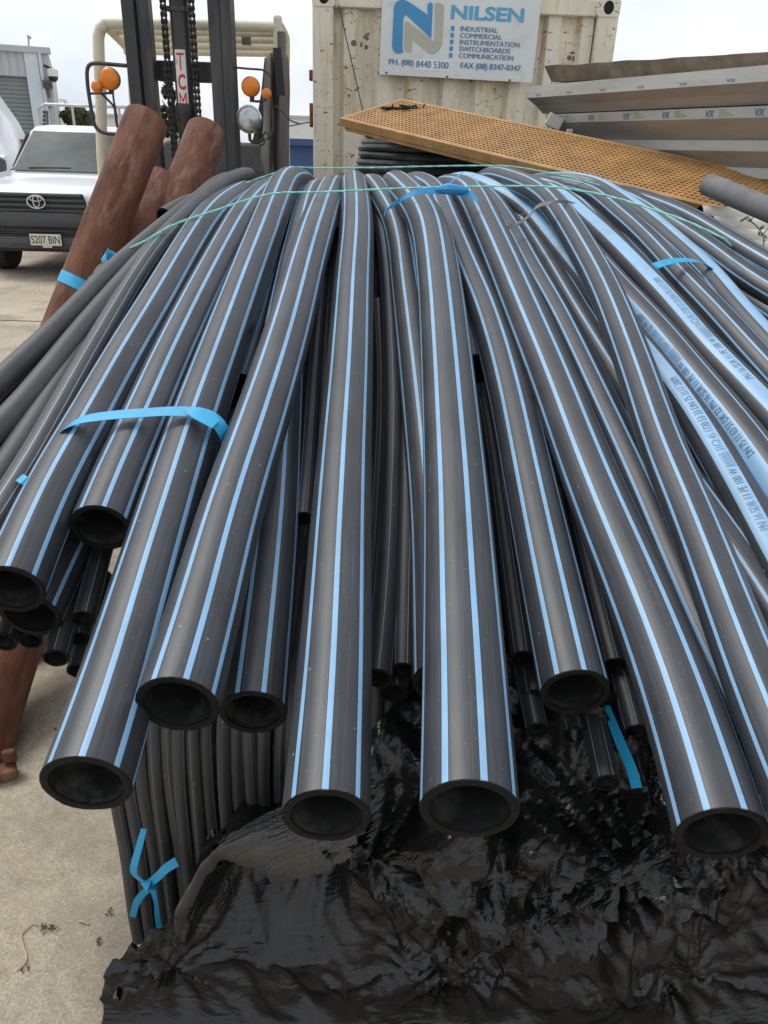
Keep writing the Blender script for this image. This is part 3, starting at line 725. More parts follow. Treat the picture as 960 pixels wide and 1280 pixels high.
# ------------------------------------------------------------------ straps, twine, ties
MT['cyan'] = mat('cyan_strap', (.015, .34, .60), .42, var=.10, scale=20, bump=.25, bscale=400, spec=.5)
MT['blue2'] = mat('blue_ribbon', (.03, .28, .55), .4, var=.15, scale=20)
MT['twine'] = mat('green_twine', (.30, .76, .60), .6, var=.12, scale=60, bump=.4, bscale=500)
MT['greycloth'] = mat('grey_tie', (.13, .13, .125), .7, var=.3, scale=40, bump=.4, bscale=200)
def ribbon(pts, wid, wdirs, mt, name, label=None, cat=None, parent=None, group=None, thick=.0012, tws=None):
    pts = [V(p) for p in pts]; n = len(pts)
    if isinstance(wdirs, V): wdirs = [wdirs] * n
    dens = catmull(pts, .006); m = len(dens); mb = MB(); vs = []
    for i, p in enumerate(dens):
        s = i / (m - 1) * (n - 1); k = min(n - 2, int(s)); w_ = wdirs[k].lerp(wdirs[k + 1], s - k).normalized()
        ww = wid if not isinstance(wid, (list, tuple)) else wid[k] + (wid[k + 1] - wid[k]) * (s - k)
        vs += [p - w_ * ww / 2, p + w_ * ww / 2]
    tp = []
    for i in range(m):                                      # rectangular section, so that the tape has crisp edges
        t_ = (dens[min(i + 1, m - 1)] - dens[max(i - 1, 0)]).normalized(); nn = t_.cross((vs[2 * i + 1] - vs[2 * i]).normalized()).normalized() * (thick / 2)
        tp.append([vs[2 * i] - nn, vs[2 * i + 1] - nn, vs[2 * i + 1] + nn, vs[2 * i] + nn])
    mb.loft(tp)
    o = mb.obj(name, mt, parent, smooth=True, angle=35)
    if label: tag(o, label, cat, group)
    return o
def on(u, v, off): return hit(u, v, off)
WS = V((.35, .88, .30)).normalized()
st = [on(74, 549, .05), on(84, 533, .082), on(105, 524, .093), on(140, 519, .095), on(180, 516, .097), on(215, 514, .098), on(248, 516, .096), on(268, 525, .09), on(280, 540, .07), on(284, 556, .03)]
o = ribbon(st, .034, WS, 'cyan', 'packing_strap', 'cyan plastic strap pulled across three thick striped pipes on the left', 'strap', group='cyan straps tying the pipes')
ribbon([on(233, 512, .105), on(244, 515, .106), on(256, 521, .102), on(270, 530, .095)], [.012, .036, .036, .03], WS, 'cyan', 'strap_tail', parent=o)
WS2 = V((.62, -.66, -.25)).normalized()
ribbon([on(808, 340, .03), on(818, 333, .055), on(836, 327, .07), on(858, 325, .073), on(876, 328, .07), on(890, 337, .055), on(901, 352, .02)], .03, WS2, 'cyan', 'packing_strap', 'cyan plastic strap over two pipes at the right', 'strap', group='cyan straps tying the pipes')
ribbon([on(24, 597, .065), on(30, 600, .068), on(37, 604, .06)], .02, V((.3, .9, .3)).normalized(), 'cyan', 'strap_scrap', 'tiny cut scrap of cyan strap on the thin-lined left pipe', 'strap')
ribbon([at(757, 882, 1.02), at(766, 905, .99), at(776, 930, .96), at(788, 958, .93), at(796, 985, .90)], [.015, .016, .018, .018, .018], V((1, .2, 0)), 'cyan', 'packing_strap', 'cyan strap end dangling onto the film beside the rough pipe end', 'strap', group='cyan straps tying the pipes')
# knotted strap on the standing coil
kn = thing('knotted_strap', 'cyan strap knotted on the standing coil beside the film', 'strap', at(185, 1105, 1.05))
YK = 1.045
ribbon([at(180, 1036, YK - .02), at(173, 1062, YK - .03), at(167, 1086, YK - .03), at(172, 1097, YK - .02), at(188, 1107, YK - .025)], [.012, .015, .016, .016, .018], V((1, -.3, .15)), 'cyan', 'tail', parent=kn)
ribbon([at(182, 1108, YK - .02), at(197, 1096, YK - .03), at(207, 1086, YK - .035), at(221, 1077, YK - .03)], [.016, .016, .017, .018], V((.5, -.5, -.6)), 'cyan', 'tail', parent=kn)
ribbon([at(189, 1108, YK - .02), at(177, 1119, YK - .015), at(170, 1130, YK - .012), at(166, 1146, YK - .008)], [.016, .015, .014, .012], V((.9, 0, -.3)), 'cyan', 'tail', parent=kn)
ribbon([at(191, 1112, YK - .02), at(195, 1128, YK - .012), at(197, 1148, YK - .01), at(200, 1166, YK - .01)], [.012, .009, .011, .013], V((1, 0, 0)), 'cyan', 'tail', parent=kn)
kb = MB(); kb.tube([at(178, 1103, YK - .02), at(186, 1107, YK - .03), at(193, 1108, YK - .02)], [.004, .011, .006], 8); kb.obj('knot', 'cyan', kn, smooth=True)
# twine over the crest
def twine(tr, label, rr=.0035, off=.062):
    ps = []
    for u, v, Y in tr: ps.append(at(u, v, Y) if Y else hit(u, v, off))
    pts = catmull(ps, .02) + [hit(tr[-1][0] + 14, tr[-1][1] + 14, -.06)]; mb = MB(); n = len(pts)
    for s in range(2):
        mb.tube([p + V((0, .6 * sin(i * 1.1 + s * pi), cos(i * 1.1 + s * pi))) * rr * .55 for i, p in enumerate(pts)], rr * .75, 5)
    tag(mb.obj('twine', 'twine', smooth=True, angle=80), label, 'twine', 'pale green twine over the crest of the heap')
twine([(150, 316, 2.3), (181, 301, 2.35), (219, 280, 2.45), (272, 262, 2.55), (318, 247, 2.65), (350, 241, 2.7), (400, 240, 2.7), (465, 237, 2.72), (510, 235, 2.72), (600, 233, 2.7), (677, 233, 2.68), (730, 239, 2.62), (779, 250, 2.55), (852, 274, 2.4), (905, 298, 2.3)], 'pale green twine nearer the camera, stretched across all the striped pipes', .0028)
twine([(240, 256, 3.15), (295, 233, 3.25), (350, 214, 3.32), (370, 209, 3.33), (400, 210, 3.35), (460, 209.5, 3.35), (530, 208, 3.35), (600, 207, 3.33), (647, 209, 3.3), (714, 222, 3.25), (750, 232, 3.2), (790, 246, 3.1)], 'pale green twine along the very top of the heap', .0026)
# blue ribbon knot on the crest
bk = thing('ribbon_knot', 'blue plastic ribbon knotted on the twine at the top of the heap', 'ribbon', at(560, 236, 2.95))
Yk = 2.66
ribbon([at(480, 270, 2.5), at(484, 262, 2.55), at(500, 250, Yk), at(522, 240, Yk), at(550, 238, Yk), at(575, 239, Yk)], [.006, .012, .018, .02, .025, .02], V((.1, .5, .8)), 'blue2', 'tail', parent=bk)
ribbon([at(556, 234, Yk), at(564, 228, Yk), at(571, 222, Yk), at(577, 216, Yk)], [.016, .02, .026, .012], V((.6, -.3, .4)), 'blue2', 'tail', parent=bk)
ribbon([at(560, 237, Yk), at(578, 241, Yk), at(588, 243, Yk - .02), at(597, 252, Yk - .06)], [.02, .024, .02, .012], V((.2, .4, .8)), 'blue2', 'tail', parent=bk)
kb = MB(); kb.tube([at(545, 237, Yk), at(560, 236, Yk - .01), at(585, 238, Yk)], [.008, .018, .010], 8); kb.obj('knot', 'blue2', bk, smooth=True)
# grey cloth tie
ribbon([hit(630, 296, .05), hit(631, 286, .07), hit(645, 281, .075), hit(660, 271, .10), hit(672, 258, .13), hit(690, 253, .15), hit(706, 252, .14), hit(719, 254, .10)], [.02, .022, .024, .022, .014, .012, .008, .004], V((.3, .7, .5)), 'greycloth', 'cloth_tie', 'twisted grey tie lashed across pipes below the twine', 'tie')
ribbon([hit(634, 284, .08), hit(648, 272, .095), hit(660, 263, .11)], [.006, .024, .012], V((.6, .5, .5)), 'greycloth', 'cloth_tie_end', parent=bpy.data.objects['cloth_tie'])

# ------------------------------------------------------------------ rusty steel posts
MT['rust'] = mat('rusty_steel', (.135, .052, .029), .8, var=.5, scale=20, bump=.8, bscale=70, c2=(.23, .125, .09), c2scale=17, c2amt=.40, c2sharp=.07, stretch=(1, 1, .3), spec=.3)
def steel_post(label, top, bot, od, name='steel_post'):
    top, bot = V(top), V(bot); d = (bot - top).normalized(); n = 36; r = od / 2; ri = r - .009
    pts = [top.lerp(bot, k / 14) for k in range(15)]; mb = MB()
    a = d.orthogonal().normalized(); b = d.cross(a)
    def ring(p, rad): return [p + (a * cos(2 * pi * k / n) + b * sin(2 * pi * k / n)) * rad for k in range(n)]
    L_ = (bot - top).length
    mb.loft([ring(top + d * .35, ri), ring(top + d * .002, ri), ring(top, ri + .002), ring(top, r - .002), ring(top + d * .003, r)] + [ring(p, r * (1 + .004 * noise.noise(p * 3))) for p in pts[1:]], cap=True)
    o = mb.obj(name, 'rust', smooth=True, angle=35)
    q = d.to_track_quat('Z', 'Y'); o.data.transform(q.to_matrix().to_4x4().inverted()); o.rotation_euler = q.to_euler()
    return tag(o, label, 'steel pipe', 'rusty steel posts left of the heap')
A_t, A_b = at(183, 150, 3.5), at(98, 372, 3.0)
dA = A_b - A_t; A_g = A_t + dA * (A_t.z / -dA.z) if dA.z < 0 else A_b
steel_post('thick rusty steel post nearest the white ute, wrapped by a cyan strap', A_t, A_t + dA * ((A_t.z - .01) / (A_t.z - A_b.z)), .176)
C_t, C_b = at(258, 167, 3.95), at(222, 262, 3.6)
dC = C_b - C_t
steel_post('rusty steel post in front of the forklift mast cylinder', C_t, C_t + dC * ((C_t.z - .01) / (C_t.z - C_b.z)), .185)
B_g = atz(-42, 962, .0); B_t = at(199, 232, 3.7)
steel_post('rusty steel post behind the strapped one, its foot on the concrete at lower left', B_t, B_g, .20)
mb = MB(); bq = atz(8, 972, .0); mb.box(bq + V((0, .0, .022)), (.06, .05, .03), Matrix.Rotation(.5, 3, 'Z')); mb.box(bq + V((.01, .02, .06)), (.035, .02, .04), Matrix.Rotation(.3, 3, 'Z'))
tag(mb.obj('rusty_lug', 'rust', bevel=.006), 'small rusty steel lug on the concrete at the foot of the post', 'steel lug')
# strap round the post
dn = dA.normalized()
def ring_pt(s, g, rad=.0895):
    c = A_t + dn * s; a = dn.cross(V((0, 1, 0))).normalized(); b = dn.cross(a); return c + (a * cos(g) + b * sin(g)) * rad
best = min((abs(proj(A_t + dn * s)[1] - 358), s) for s in [k * .02 for k in range(10, 90)])[1]
pts = [ring_pt(best + .03 * sin(g + .5), g) for g in [k * 2 * pi / 30 for k in range(31)]]
sp = ribbon(pts, .048, [(-dn)] * 31, 'cyan', 'post_strap', 'bright cyan strap tied round the rusty post and pipe ends', 'strap', group='cyan straps tying the pipes')
ribbon([at(104, 360, 2.55), at(112, 350, 2.5), at(115, 343, 2.5)], .03, V((.7, .2, .5)), 'cyan', 'strap_tail', parent=sp)
ribbon([at(131, 330, 2.5), at(136, 319, 2.5), at(146, 322, 2.5), at(160, 315, 2.5), at(176, 312, 2.52), at(190, 313, 2.55)], [.02, .03, .028, .022, .02, .014], V((.2, .5, .8)), 'cyan', 'strap_tail', parent=sp)
kb = MB(); kb.tube([at(130, 326, 2.48), at(137, 322, 2.46), at(146, 325, 2.48)], [.01, .028, .012], 8); kb.obj('knot', 'cyan', sp, smooth=True)
ribbon([at(116, 342, 2.42), at(124, 334, 2.4), at(140, 332, 2.38), at(158, 335, 2.38), at(175, 336, 2.4)], [.012, .022, .024, .018, .01], V((.2, .5, .8)), 'greycloth', 'cloth_tie', 'grey cloth strip laid over the unmarked pipes by the rusty post', 'tie')
# ------------------------------------------------------------------ shipping container behind the heap
def container_mat():
    m, t, b = new_mat('container_paint'); n = t.nodes; l = t.links
    co = n.new('ShaderNodeTexCoord')
    def nz(s, d, st=(1, 1, 1), r=.6):
        mp = n.new('ShaderNodeMapping'); mp.inputs['Scale'].default_value = st; l.new(co.outputs['Object'], mp.inputs[0])
        q = n.new('ShaderNodeTexNoise'); q.inputs['Scale'].default_value = s; q.inputs['Detail'].default_value = d; q.inputs['Roughness'].default_value = r; l.new(mp.outputs[0], q.inputs['Vector']); return q.outputs['Fac']
    def rp(src, a, ca, b_, cb):
        q = n.new('ShaderNodeValToRGB'); q.color_ramp.elements[0].position = a; q.color_ramp.elements[1].position = b_; q.color_ramp.elements[0].color = rgb(ca); q.color_ramp.elements[1].color = rgb(cb); l.new(src, q.inputs[0]); return q.outputs[0]
    def mx(f, a, c, k=None):
        q = n.new('ShaderNodeMixRGB'); l.new(f, q.inputs[0]); l.new(a, q.inputs[1])
        if isinstance(c, tuple): q.inputs[2].default_value = rgb(c)
        else: l.new(c, q.inputs[2])
        return q.outputs[0]
    base = rp(nz(2.2, 5), .3, (.66, .59, .44), .7, (.80, .75, .62))
    a = mx(rp(nz(3.0, 6, (6, 6, .35)), .5, (0, 0, 0), .72, (.6, .6, .6)), base, (.74, .72, .66))     # pale rain-washed runs
    a = mx(rp(nz(5.0, 8, (2.5, 2.5, .5), .7), .52, (0, 0, 0), .66, (.85, .85, .85)), a, (.55, .36, .18))     # rust wash
    a = mx(rp(nz(13, 8, (1, 1, 2.2), .7), .60, (0, 0, 0), .63, (1, 1, 1)), a, (.24, .085, .03))       # flaked rust
    l.new(a, b.inputs['Base Color']); b.inputs['Roughness'].default_value = .6
    bp = n.new('ShaderNodeBump'); bp.inputs['Strength'].default_value = .2; bp.inputs['Distance'].default_value = .004; l.new(nz(30, 5), bp.inputs['Height']); l.new(bp.outputs[0], b.inputs['Normal'])
    return m
MT['container'] = container_mat()
MT['rustlug'] = mat('rusty_hinge', (.20, .08, .035), .85, var=.4, scale=20, bump=.5, bscale=60)
MT['black'] = mat('black_paint', (.02, .02, .02), .5, var=.4, scale=10)
MT['hole'] = mat('hole_shade', (.012, .011, .01), .9, var=.2)  # near-black colour standing in for the shade inside the casting holes
YF = 6.85
xl, xr = at(391, 100, YF).x, at(775, 20, YF).x
CW = xr - xl; YAW = radians(.8); TOP = at(775, -2, YF).z
ct = thing('shipping_container', 'rust-streaked cream shipping container with a company sign on its end', 'container', (xl, YF, 0), YAW)
def cobj(mb, name, m='container', **k): return mb.obj(name, m, ct, world=False, **k)
PW = .16
for x0 in (0, CW - PW):
    mb = MB(); mb.box((x0 + PW / 2, .06, TOP / 2), (PW, .14, TOP)); cobj(mb, 'corner_post', bevel=.012)
mb = MB(); mb.box((CW / 2, .05, TOP - .06), (CW - 2 * PW - .004, .10, .11)); cobj(mb, 'top_rail', bevel=.008)
mb = MB(); mb.box((CW / 2, .05, .16), (CW - 2 * PW - .004, .10, .16)); cobj(mb, 'bottom_rail', bevel=.008)
# corrugated end wall
per = .262; x = PW - .02; prof = []
while x < CW - PW + .02:
    prof += [(x, .10), (x + .07, .10), (x + .105, .045), (x + .105 + .085, .045)]
    x += per
prof = [p for p in prof if p[0] < CW - PW + .05]
vs = []; fs = []
for i, (px, py) in enumerate(prof):
    vs += [(px, py, .2), (px, py, TOP - .1)]
    if i: fs.append((2 * i - 2, 2 * i, 2 * i + 1, 2 * i - 1))
cobj(MB().add(vs, fs), 'corrugated_wall', solid=.004)
LEN = 6.0
mb = MB(); mb.box((.05, LEN / 2 + .13, TOP / 2), (.05, LEN, TOP - .02)); cobj(mb, 'side_wall')
mb = MB(); mb.box((CW - .05, LEN / 2 + .13, TOP / 2), (.05, LEN, TOP - .02)); cobj(mb, 'side_wall')
mb = MB(); mb.box((CW / 2, LEN / 2 + .13, TOP - .03), (CW - .12, LEN, .03)); cobj(mb, 'roof')
for x0 in (0, CW - .178):                                       # corner castings with their oval holes
    for z0 in (TOP - .118, .0):
        mb = MB(); cx, cz = x0 + .089, z0 + .06; n = 20; y0 = -.018
        out = [(cx - .089, cz - .059), (cx + .089, cz - .059), (cx + .089, cz + .059), (cx - .089, cz + .059)]
        hole = [(cx + .034 * cos(2 * pi * k / n) * 1.15, cz + .045 * sin(2 * pi * k / n)) for k in range(n)]
        sq = []
        for k in range(n):
            g = 2 * pi * k / n; c_, s_ = cos(g), sin(g); m_ = max(abs(c_), abs(s_)); sq.append((cx + .089 * c_ / m_, cz + .059 * s_ / m_))
        mb.loft([[(p[0], .16, p[1]) for p in sq], [(p[0], y0, p[1]) for p in sq], [(p[0], y0, p[1]) for p in hole], [(p[0], .08, p[1]) for p in hole]], cap=True)
        cobj(mb, 'corner_casting', ['container'])
        mb = MB(); mb.lathe([(0, .052), (.004, .052)], (cx, -.0095, cz), (0, -1, 0), 20); cobj(mb, 'hole_shade_disc', 'hole')  # added dark disc paints the shade inside the oval hole
for vv in (93, 137, 152):
    z = at(388, vv, YF).z; mb = MB(); mb.box((-.018, .10, z), (.035, .06, .075 if vv != 137 else .10)); mb.box((-.02, .07, z), (.02, .03, .05)); cobj(mb, 'hinge_lug', 'rustlug', bevel=.006)
# old drill marks
for (u, v, r) in ((442, 53, .022), (450, 54, .018), (457, 57, .016), (436, 119, .011), (439, 196, .008), (716, 70, .018), (722, 71, .018), (424, 5, .010)):
    p = at(u, v, YF); mb = MB(); lx = p.x - xl
    # sits on whichever corrugation face it meets
    yy = .1
    for (a0, b0), (a1, b1) in zip(prof, prof[1:]):
        if a0 <= lx <= a1 and a1 > a0: yy = b0 + (b1 - b0) * (lx - a0) / (a1 - a0)
    mb.lathe([(-.004, r), (.0, r)], (lx, yy - .003, p.z), (0, -1, 0), 14); cobj(mb, 'patched_hole', 'greycloth')
mb = MB(); p1, p2 = at(423, 5, YF - .03), at(464, 185, YF - .03); mb.tube([p1, p2], .004, 5); tag(mb.obj('wire', 'black', smooth=True), 'thin dark wire hanging slantwise down the container end', 'wire')

# ------------------------------------------------------------------ the sign
MT['signwhite'] = mat('sign_white', (.70, .72, .71), .35, var=.06, scale=3, c2=(.52, .52, .49), c2scale=6, c2amt=.35, c2sharp=.12)
MT['signblue'] = mat('sign_blue', (.05, .27, .52), .4, var=.08, scale=8)
MT['signlight'] = mat('sign_light_blue', (.10, .38, .62), .4, var=.08)
MT['signtan'] = mat('sign_tan', (.46, .45, .36), .4, var=.06)
MT['signtext'] = mat('sign_text', (.13, .22, .36), .45, var=.1)
MT['signpatch'] = mat('sign_patch', (.80, .83, .84), .35, var=.03)
YS = YF - .005
bl, br, tl, tr = at(474, 93, YS), at(665, 103.5, YS), at(480, -8, YS), at(670, 2, YS)
SW = (br - bl).length; SH = (tl.z - bl.z + tr.z - br.z) / 2 + .03
ex = (br - bl).normalized(); ex.y = 0; ex.normalize(); ez = V((0, 0, 1)).cross(V((0, -1, 0))); ez = V((-ex.z, 0, ex.x))
sg = thing('company_sign', 'white company sign with blue N logo and phone numbers', 'sign', bl)
o0 = bl.copy()
def sp_(x, y, d=0.): return o0 + ex * (x * SW) + ez * (y * SH) + V((0, -d, 0))
mb = MB(); mb.prism([sp_(0, 0, .0), sp_(1, 0, .0), sp_(1, 1, .0), sp_(0, 1, .0)], (0, -.006, 0)); mb.obj('panel', 'signwhite', sg)
def quad(name, m, x0, y0, x1, y1, d=.008):
    MB().prism([sp_(x0, y0, d - .001), sp_(x1, y0, d - .001), sp_(x1, y1, d - .001), sp_(x0, y1, d - .001)], (0, -.001, 0)).obj(name, m, sg)
def px2(u, v): p = at(u, v, YS); q = p - o0; return q.dot(ex) / SW, q.dot(ez) / SH
def txt(key, u0, v0, u1, v1, m, name='lettering', W=100, H=10):   # lower-left and lower-right / top in the photograph
    a = at(u0, v0, YS); b2 = at(u1, v0 + (u1 - u0) * .052, YS); h = at(u0, v1, YS).z - a.z
    mb = MB(); put_text(mb, key, a + V((0, -.0085, 0)), (b2 - a).normalized(), ez, (b2 - a).length, h, W, H, 0, () if key == 'nilsen' else (-.05, .05)); mb.obj(name, m, sg, fix=False)
txt('nilsen', 563, 24, 654, 6, 'signlight', 'lettering', 100, 20)
for k, (key, u1) in enumerate((('INDUSTRIAL', 622), ('COMMERCIAL', 627), ('INSTRUMENTATION', 649), ('SWITCHBOARDS', 637), ('COMMUNICATION', 641))):
    v = 39.0 + 8.35 * k
    txt(key, 575.5 - .5 * k, v, u1, v - 6.2, 'signtext')
    a = at(563.5 - .6 * k, v - .5, YS); MB().prism([a + V((0, -.007, 0)), a + V((.026, -.007, 0)), a + V((.026, -.007, .03)), a + V((0, -.007, .03))], (0, -.0015, 0)).obj('square_dot', 'signblue', sg)
txt('PH. (08)', 486, 82.5, 516, 73.5, 'signtext'); 
mb = MB(); q = [at(519, 87, YS), at(561, 89, YS), at(561, 75.5, YS), at(519, 74, YS)]; mb.prism([p + V((0, -.007, 0)) for p in q], (0, -.001, 0)); mb.obj('number_patch', 'signpatch', sg)
txt('8440 5300', 520, 84.5, 560, 75.5, 'signtext'); txt('FAX (08) 8347-0347', 575.5, 87.5, 650, 78, 'signtext')
# the ribbon-like N
def poly(name, m, pl, d): MB().prism([at(u, v, YS) + V((0, -d, 0)) for u, v in pl], (0, -.001, 0)).obj(name, m, sg)
poly('logo', 'signtan', [(508, 65), (505, 61), (506, 28), (510, 27), (512, 29), (543, 52), (543.5, 4), (549, 3.5), (554, 6), (555, 10), (553, 55), (549, 63), (542, 68), (536, 67), (516, 50), (515, 57), (514, 66)], .007)
poly('logo', 'signblue', [(490, 58), (492.5, 8), (495, 3), (500, 0), (506, 0), (512, 3), (535, 19), (534, 8), (535.5, 4), (539, 3), (541, 6), (539, 48), (507, 18), (504, 23), (503, 60), (504, 66), (497, 67), (492, 64)], .0095)
for (u, v) in ((483, 91), (559, 96), (637, 100.5)):
    p = at(u, v, YS); MB().lathe([(0, .008), (.006, .007), (.008, .003)], p + V((0, -.006, 0)), (0, -1, 0), 10).obj('screw', 'black', sg)

# ------------------------------------------------------------------ forklift
MT['cream'] = mat('chipped_cream_paint', (.66, .60, .46), .5, var=.12, scale=6, c2=(.16, .09, .05), c2scale=22, c2amt=.34, c2sharp=.03)
MT['mast'] = mat('dark_mast_steel', (.028, .028, .03), .48, var=.5, scale=7, c2=(.10, .09, .085), c2scale=5, c2amt=.38, c2sharp=.12, stretch=(1, 1, .25), bump=.2, bscale=50)
MT['chain'] = mat('oily_chain', (.035, .028, .024), .5, .3, var=.5, scale=30)
MT['amber'] = mat('amber_lens', (.72, .20, .012), .25, var=.12, scale=20)
MT['chrome'] = mat('chrome', (.55, .55, .55), .18, 1., var=.1)
MT['lens'] = mat('lamp_glass', (.50, .52, .52), .14, .55, var=.45, scale=14, bump=.6, bscale=70)
MT['canvas'] = mat('torn_canvas', (.16, .145, .125), .85, var=.3, scale=5, stretch=(3, 3, .4), bump=.5, bscale=18, bdist=.02)
MT['fkbody'] = mat('forklift_body', (.10, .10, .09), .6, var=.3, scale=4)
MT['fkyellow'] = mat('forklift_yellow', (.42, .26, .03), .55, var=.2, scale=4, c2=(.12, .08, .05), c2scale=6, c2amt=.4)
MT['tyre'] = mat('tyre_rubber', (.018, .018, .018), .85, var=.3, scale=20, bump=.4, bscale=60)
MT['wirebar'] = mat('brown_wire_bar', (.05, .033, .035), .6, var=.3, scale=20)
YM = 5.0
fk = thing('forklift', 'worn forklift with dark mast, chains and cream overhead guard', 'forklift', (at(220, 100, YM).x, 5.6, 0))
def mx_(u, v=20, Y=YM): return at(u, v, Y).x
ZT = 2.75
def post(xa, xb, y0, y1, z1, name='mast_rail'):
    mb = MB(); w_ = xb - xa
    mb.box(((xa + xb) / 2, (y0 + y1) / 2, z1 / 2 + .04), (w_, y1 - y0, z1 - .04)); mb.obj(name, 'mast', fk, bevel=.006)
xa, xb, xc = mx_(152), mx_(168.5), mx_(184)
post(xa, xb - .004, 5.0, 5.14, ZT - .25); post(xb, xc, 5.03, 5.12, ZT)
xa2, xb2, xc2 = mx_(258), mx_(274), mx_(288)
post(xb2 + .004, xc2, 5.0, 5.14, ZT - .25); post(xa2, xb2, 5.03, 5.12, ZT)
zc0, zc1 = at(220, 102, 5.15).z, at(220, 76, 5.15).z
mb = MB(); mb.box(((xc + xa2) / 2, 5.17, (zc0 + zc1) / 2), (xa2 - xc + .02, .05, zc1 - zc0)); mb.obj('mast_crossbar', 'mast', fk, bevel=.005)
mb = MB(); mb.box(((xc + xa2) / 2, 5.17, .5), (xa2 - xc + .02, .05, .16)); mb.obj('mast_crossbar', 'mast', fk, bevel=.005)
cx = mx_(219.5, 10); cyl_y = 5.07
mb = MB(); mb.lathe([(0, .052), (1.62, .052), (1.63, .058), (1.69, .058), (1.70, .052), (2.42, .052), (2.43, .06), (2.49, .06), (2.5, .035), (2.75, .035)], (cx, cyl_y, .12), (0, 0, 1), 22); cyl = mb.obj('lift_cylinder', 'mast', fk, smooth=True)
zt = at(220, 12, cyl_y).z
mb = MB(); mb.lathe([(-.012, .06), (.012, .06)], (cx, cyl_y, zt), (0, 0, 1), 20); mb.box((cx, cyl_y - .02, zt), (.16, .03, .025)); mb.obj('clamp', 'mast', fk)
# the maker's plate down the cylinder: white strip with red letters, bent round the barrel
def on_cyl(x, z, d): g = x / .0535; return V((cx + sin(g) * (.0535 + d), cyl_y - cos(g) * (.0535 + d), z))
z0, z1 = at(221, 139, cyl_y).z, at(221, 63, cyl_y).z
MT['platewhite'] = mat('plate_white', (.66, .64, .58), .5, var=.1, scale=14, c2=(.22, .09, .04), c2scale=16, c2amt=.32, c2sharp=.05)
MT['red'] = mat('sign_red', (.50, .02, .035), .5, var=.15, scale=20)
mb = MB(); nn = 6; W2 = .031
mb.add([on_cyl(-W2 + 2 * W2 * i / nn, z, .001) for z in (z0, z1) for i in range(nn + 1)], [(i, i + 1, nn + 2 + i, nn + 1 + i) for i in range(nn)]); pl = mb.obj('maker_plate', 'platewhite', fk, solid=.001)
for ch, va, vb in (('T', 89, 67), ('C', 113, 93), ('M', 137, 116)):
    vs, fs = TXT[ch]; a0, a1 = at(221, va, cyl_y).z, at(221, vb, cyl_y).z
    mb = MB(); mb.add([on_cyl(-.020 + p[0] * .0042, a0 + (a1 - a0) * p[1] / 10, .0025) for p in vs], fs); mb.obj('plate_letter', 'red', fk, fix=False)
# leaf chains
for uu in (202, 237.5):
    x0 = mx_(uu, 10); mb = MB(); z = .35; k = 0
    while z < 2.7:
        for s in ((-1, 1) if k % 2 else (-.45, .45)):
            mb.lathe([(-.0025, .016), (.0025, .016)], (x0 + s * .013, 5.035, z), (1, 0, 0), 8); mb.lathe([(-.0025, .016), (.0025, .016)], (x0 + s * .013, 5.035, z + .034), (1, 0, 0), 8)
            mb.box((x0 + s * .013, 5.035, z + .017), (.005, .02, .034))
        mb.lathe([(-.019, .007), (.019, .007)], (x0, 5.035, z), (1, 0, 0), 8)
        z += .034; k += 1
    mb.obj('lift_chain', 'chain', fk, fix=False)
# overhead guard
YG = 5.62
def gp(u, v, Y=YG): return at(u, v, Y)
tub = .031
gl, gr = gp(128, 30), gp(349, 34)
lt = gp(131, 232)
def gtube(pts, r, name='guard_tube', m='cream'): 
    mb = MB(); mb.tube(resample(catmull([V(p) for p in pts], .02), .05), r, 12); return mb.obj(name, m, fk, smooth=True)
gtube([V((lt.x + .04, YG + .05, .55)), lt, gp(126, 120), gp(123, 50), gp(125, 37), gp(133, 30)], .036, 'guard_post')
gtube([gp(130, 29.5), gp(240, 31), gp(350, 34)], tub)
for v, dy in ((38, .35), (47, .75), (56, 1.15), (64, 1.45)):
    gtube([at(138 + dy * 12, v - 1, YG + dy), at(345 + dy * 2, v + 2, YG + dy)], tub)
gtube([gp(130, 30), at(150, 50, YG + .7), at(160, 62, YG + 1.2), at(163, 80, YG + 1.45)], .03)
gtube([at(163, 78, YG + 1.45), at(168, 150, YG + 1.45), V((at(168, 150, YG + 1.45).x, YG + 1.5, .7))], .03, 'guard_post')
gtube([gp(350, 34), at(356, 45, YG + .8), at(358, 62, YG + 1.45), at(357, 150, YG + 1.45), V((at(357, 150, YG + 1.45).x, YG + 1.5, .7))], .03)
mb = MB(); q = gp(348, 64); mb.box((q.x, YG, q.z + .075), (.055, .06, .24)); mb.obj('guard_corner', 'cream', fk, bevel=.02)
gtube([gp(350, 40), gp(351, 100), gp(352, 200), V((gp(352, 200).x, YG, .55))], .034, 'guard_post', 'canvas')
mb = MB(); q = at(308, 51, YG + .6); mb.box(q, (.06, .05, .05)); mb.obj('roof_bracket', 'fkbody', fk)
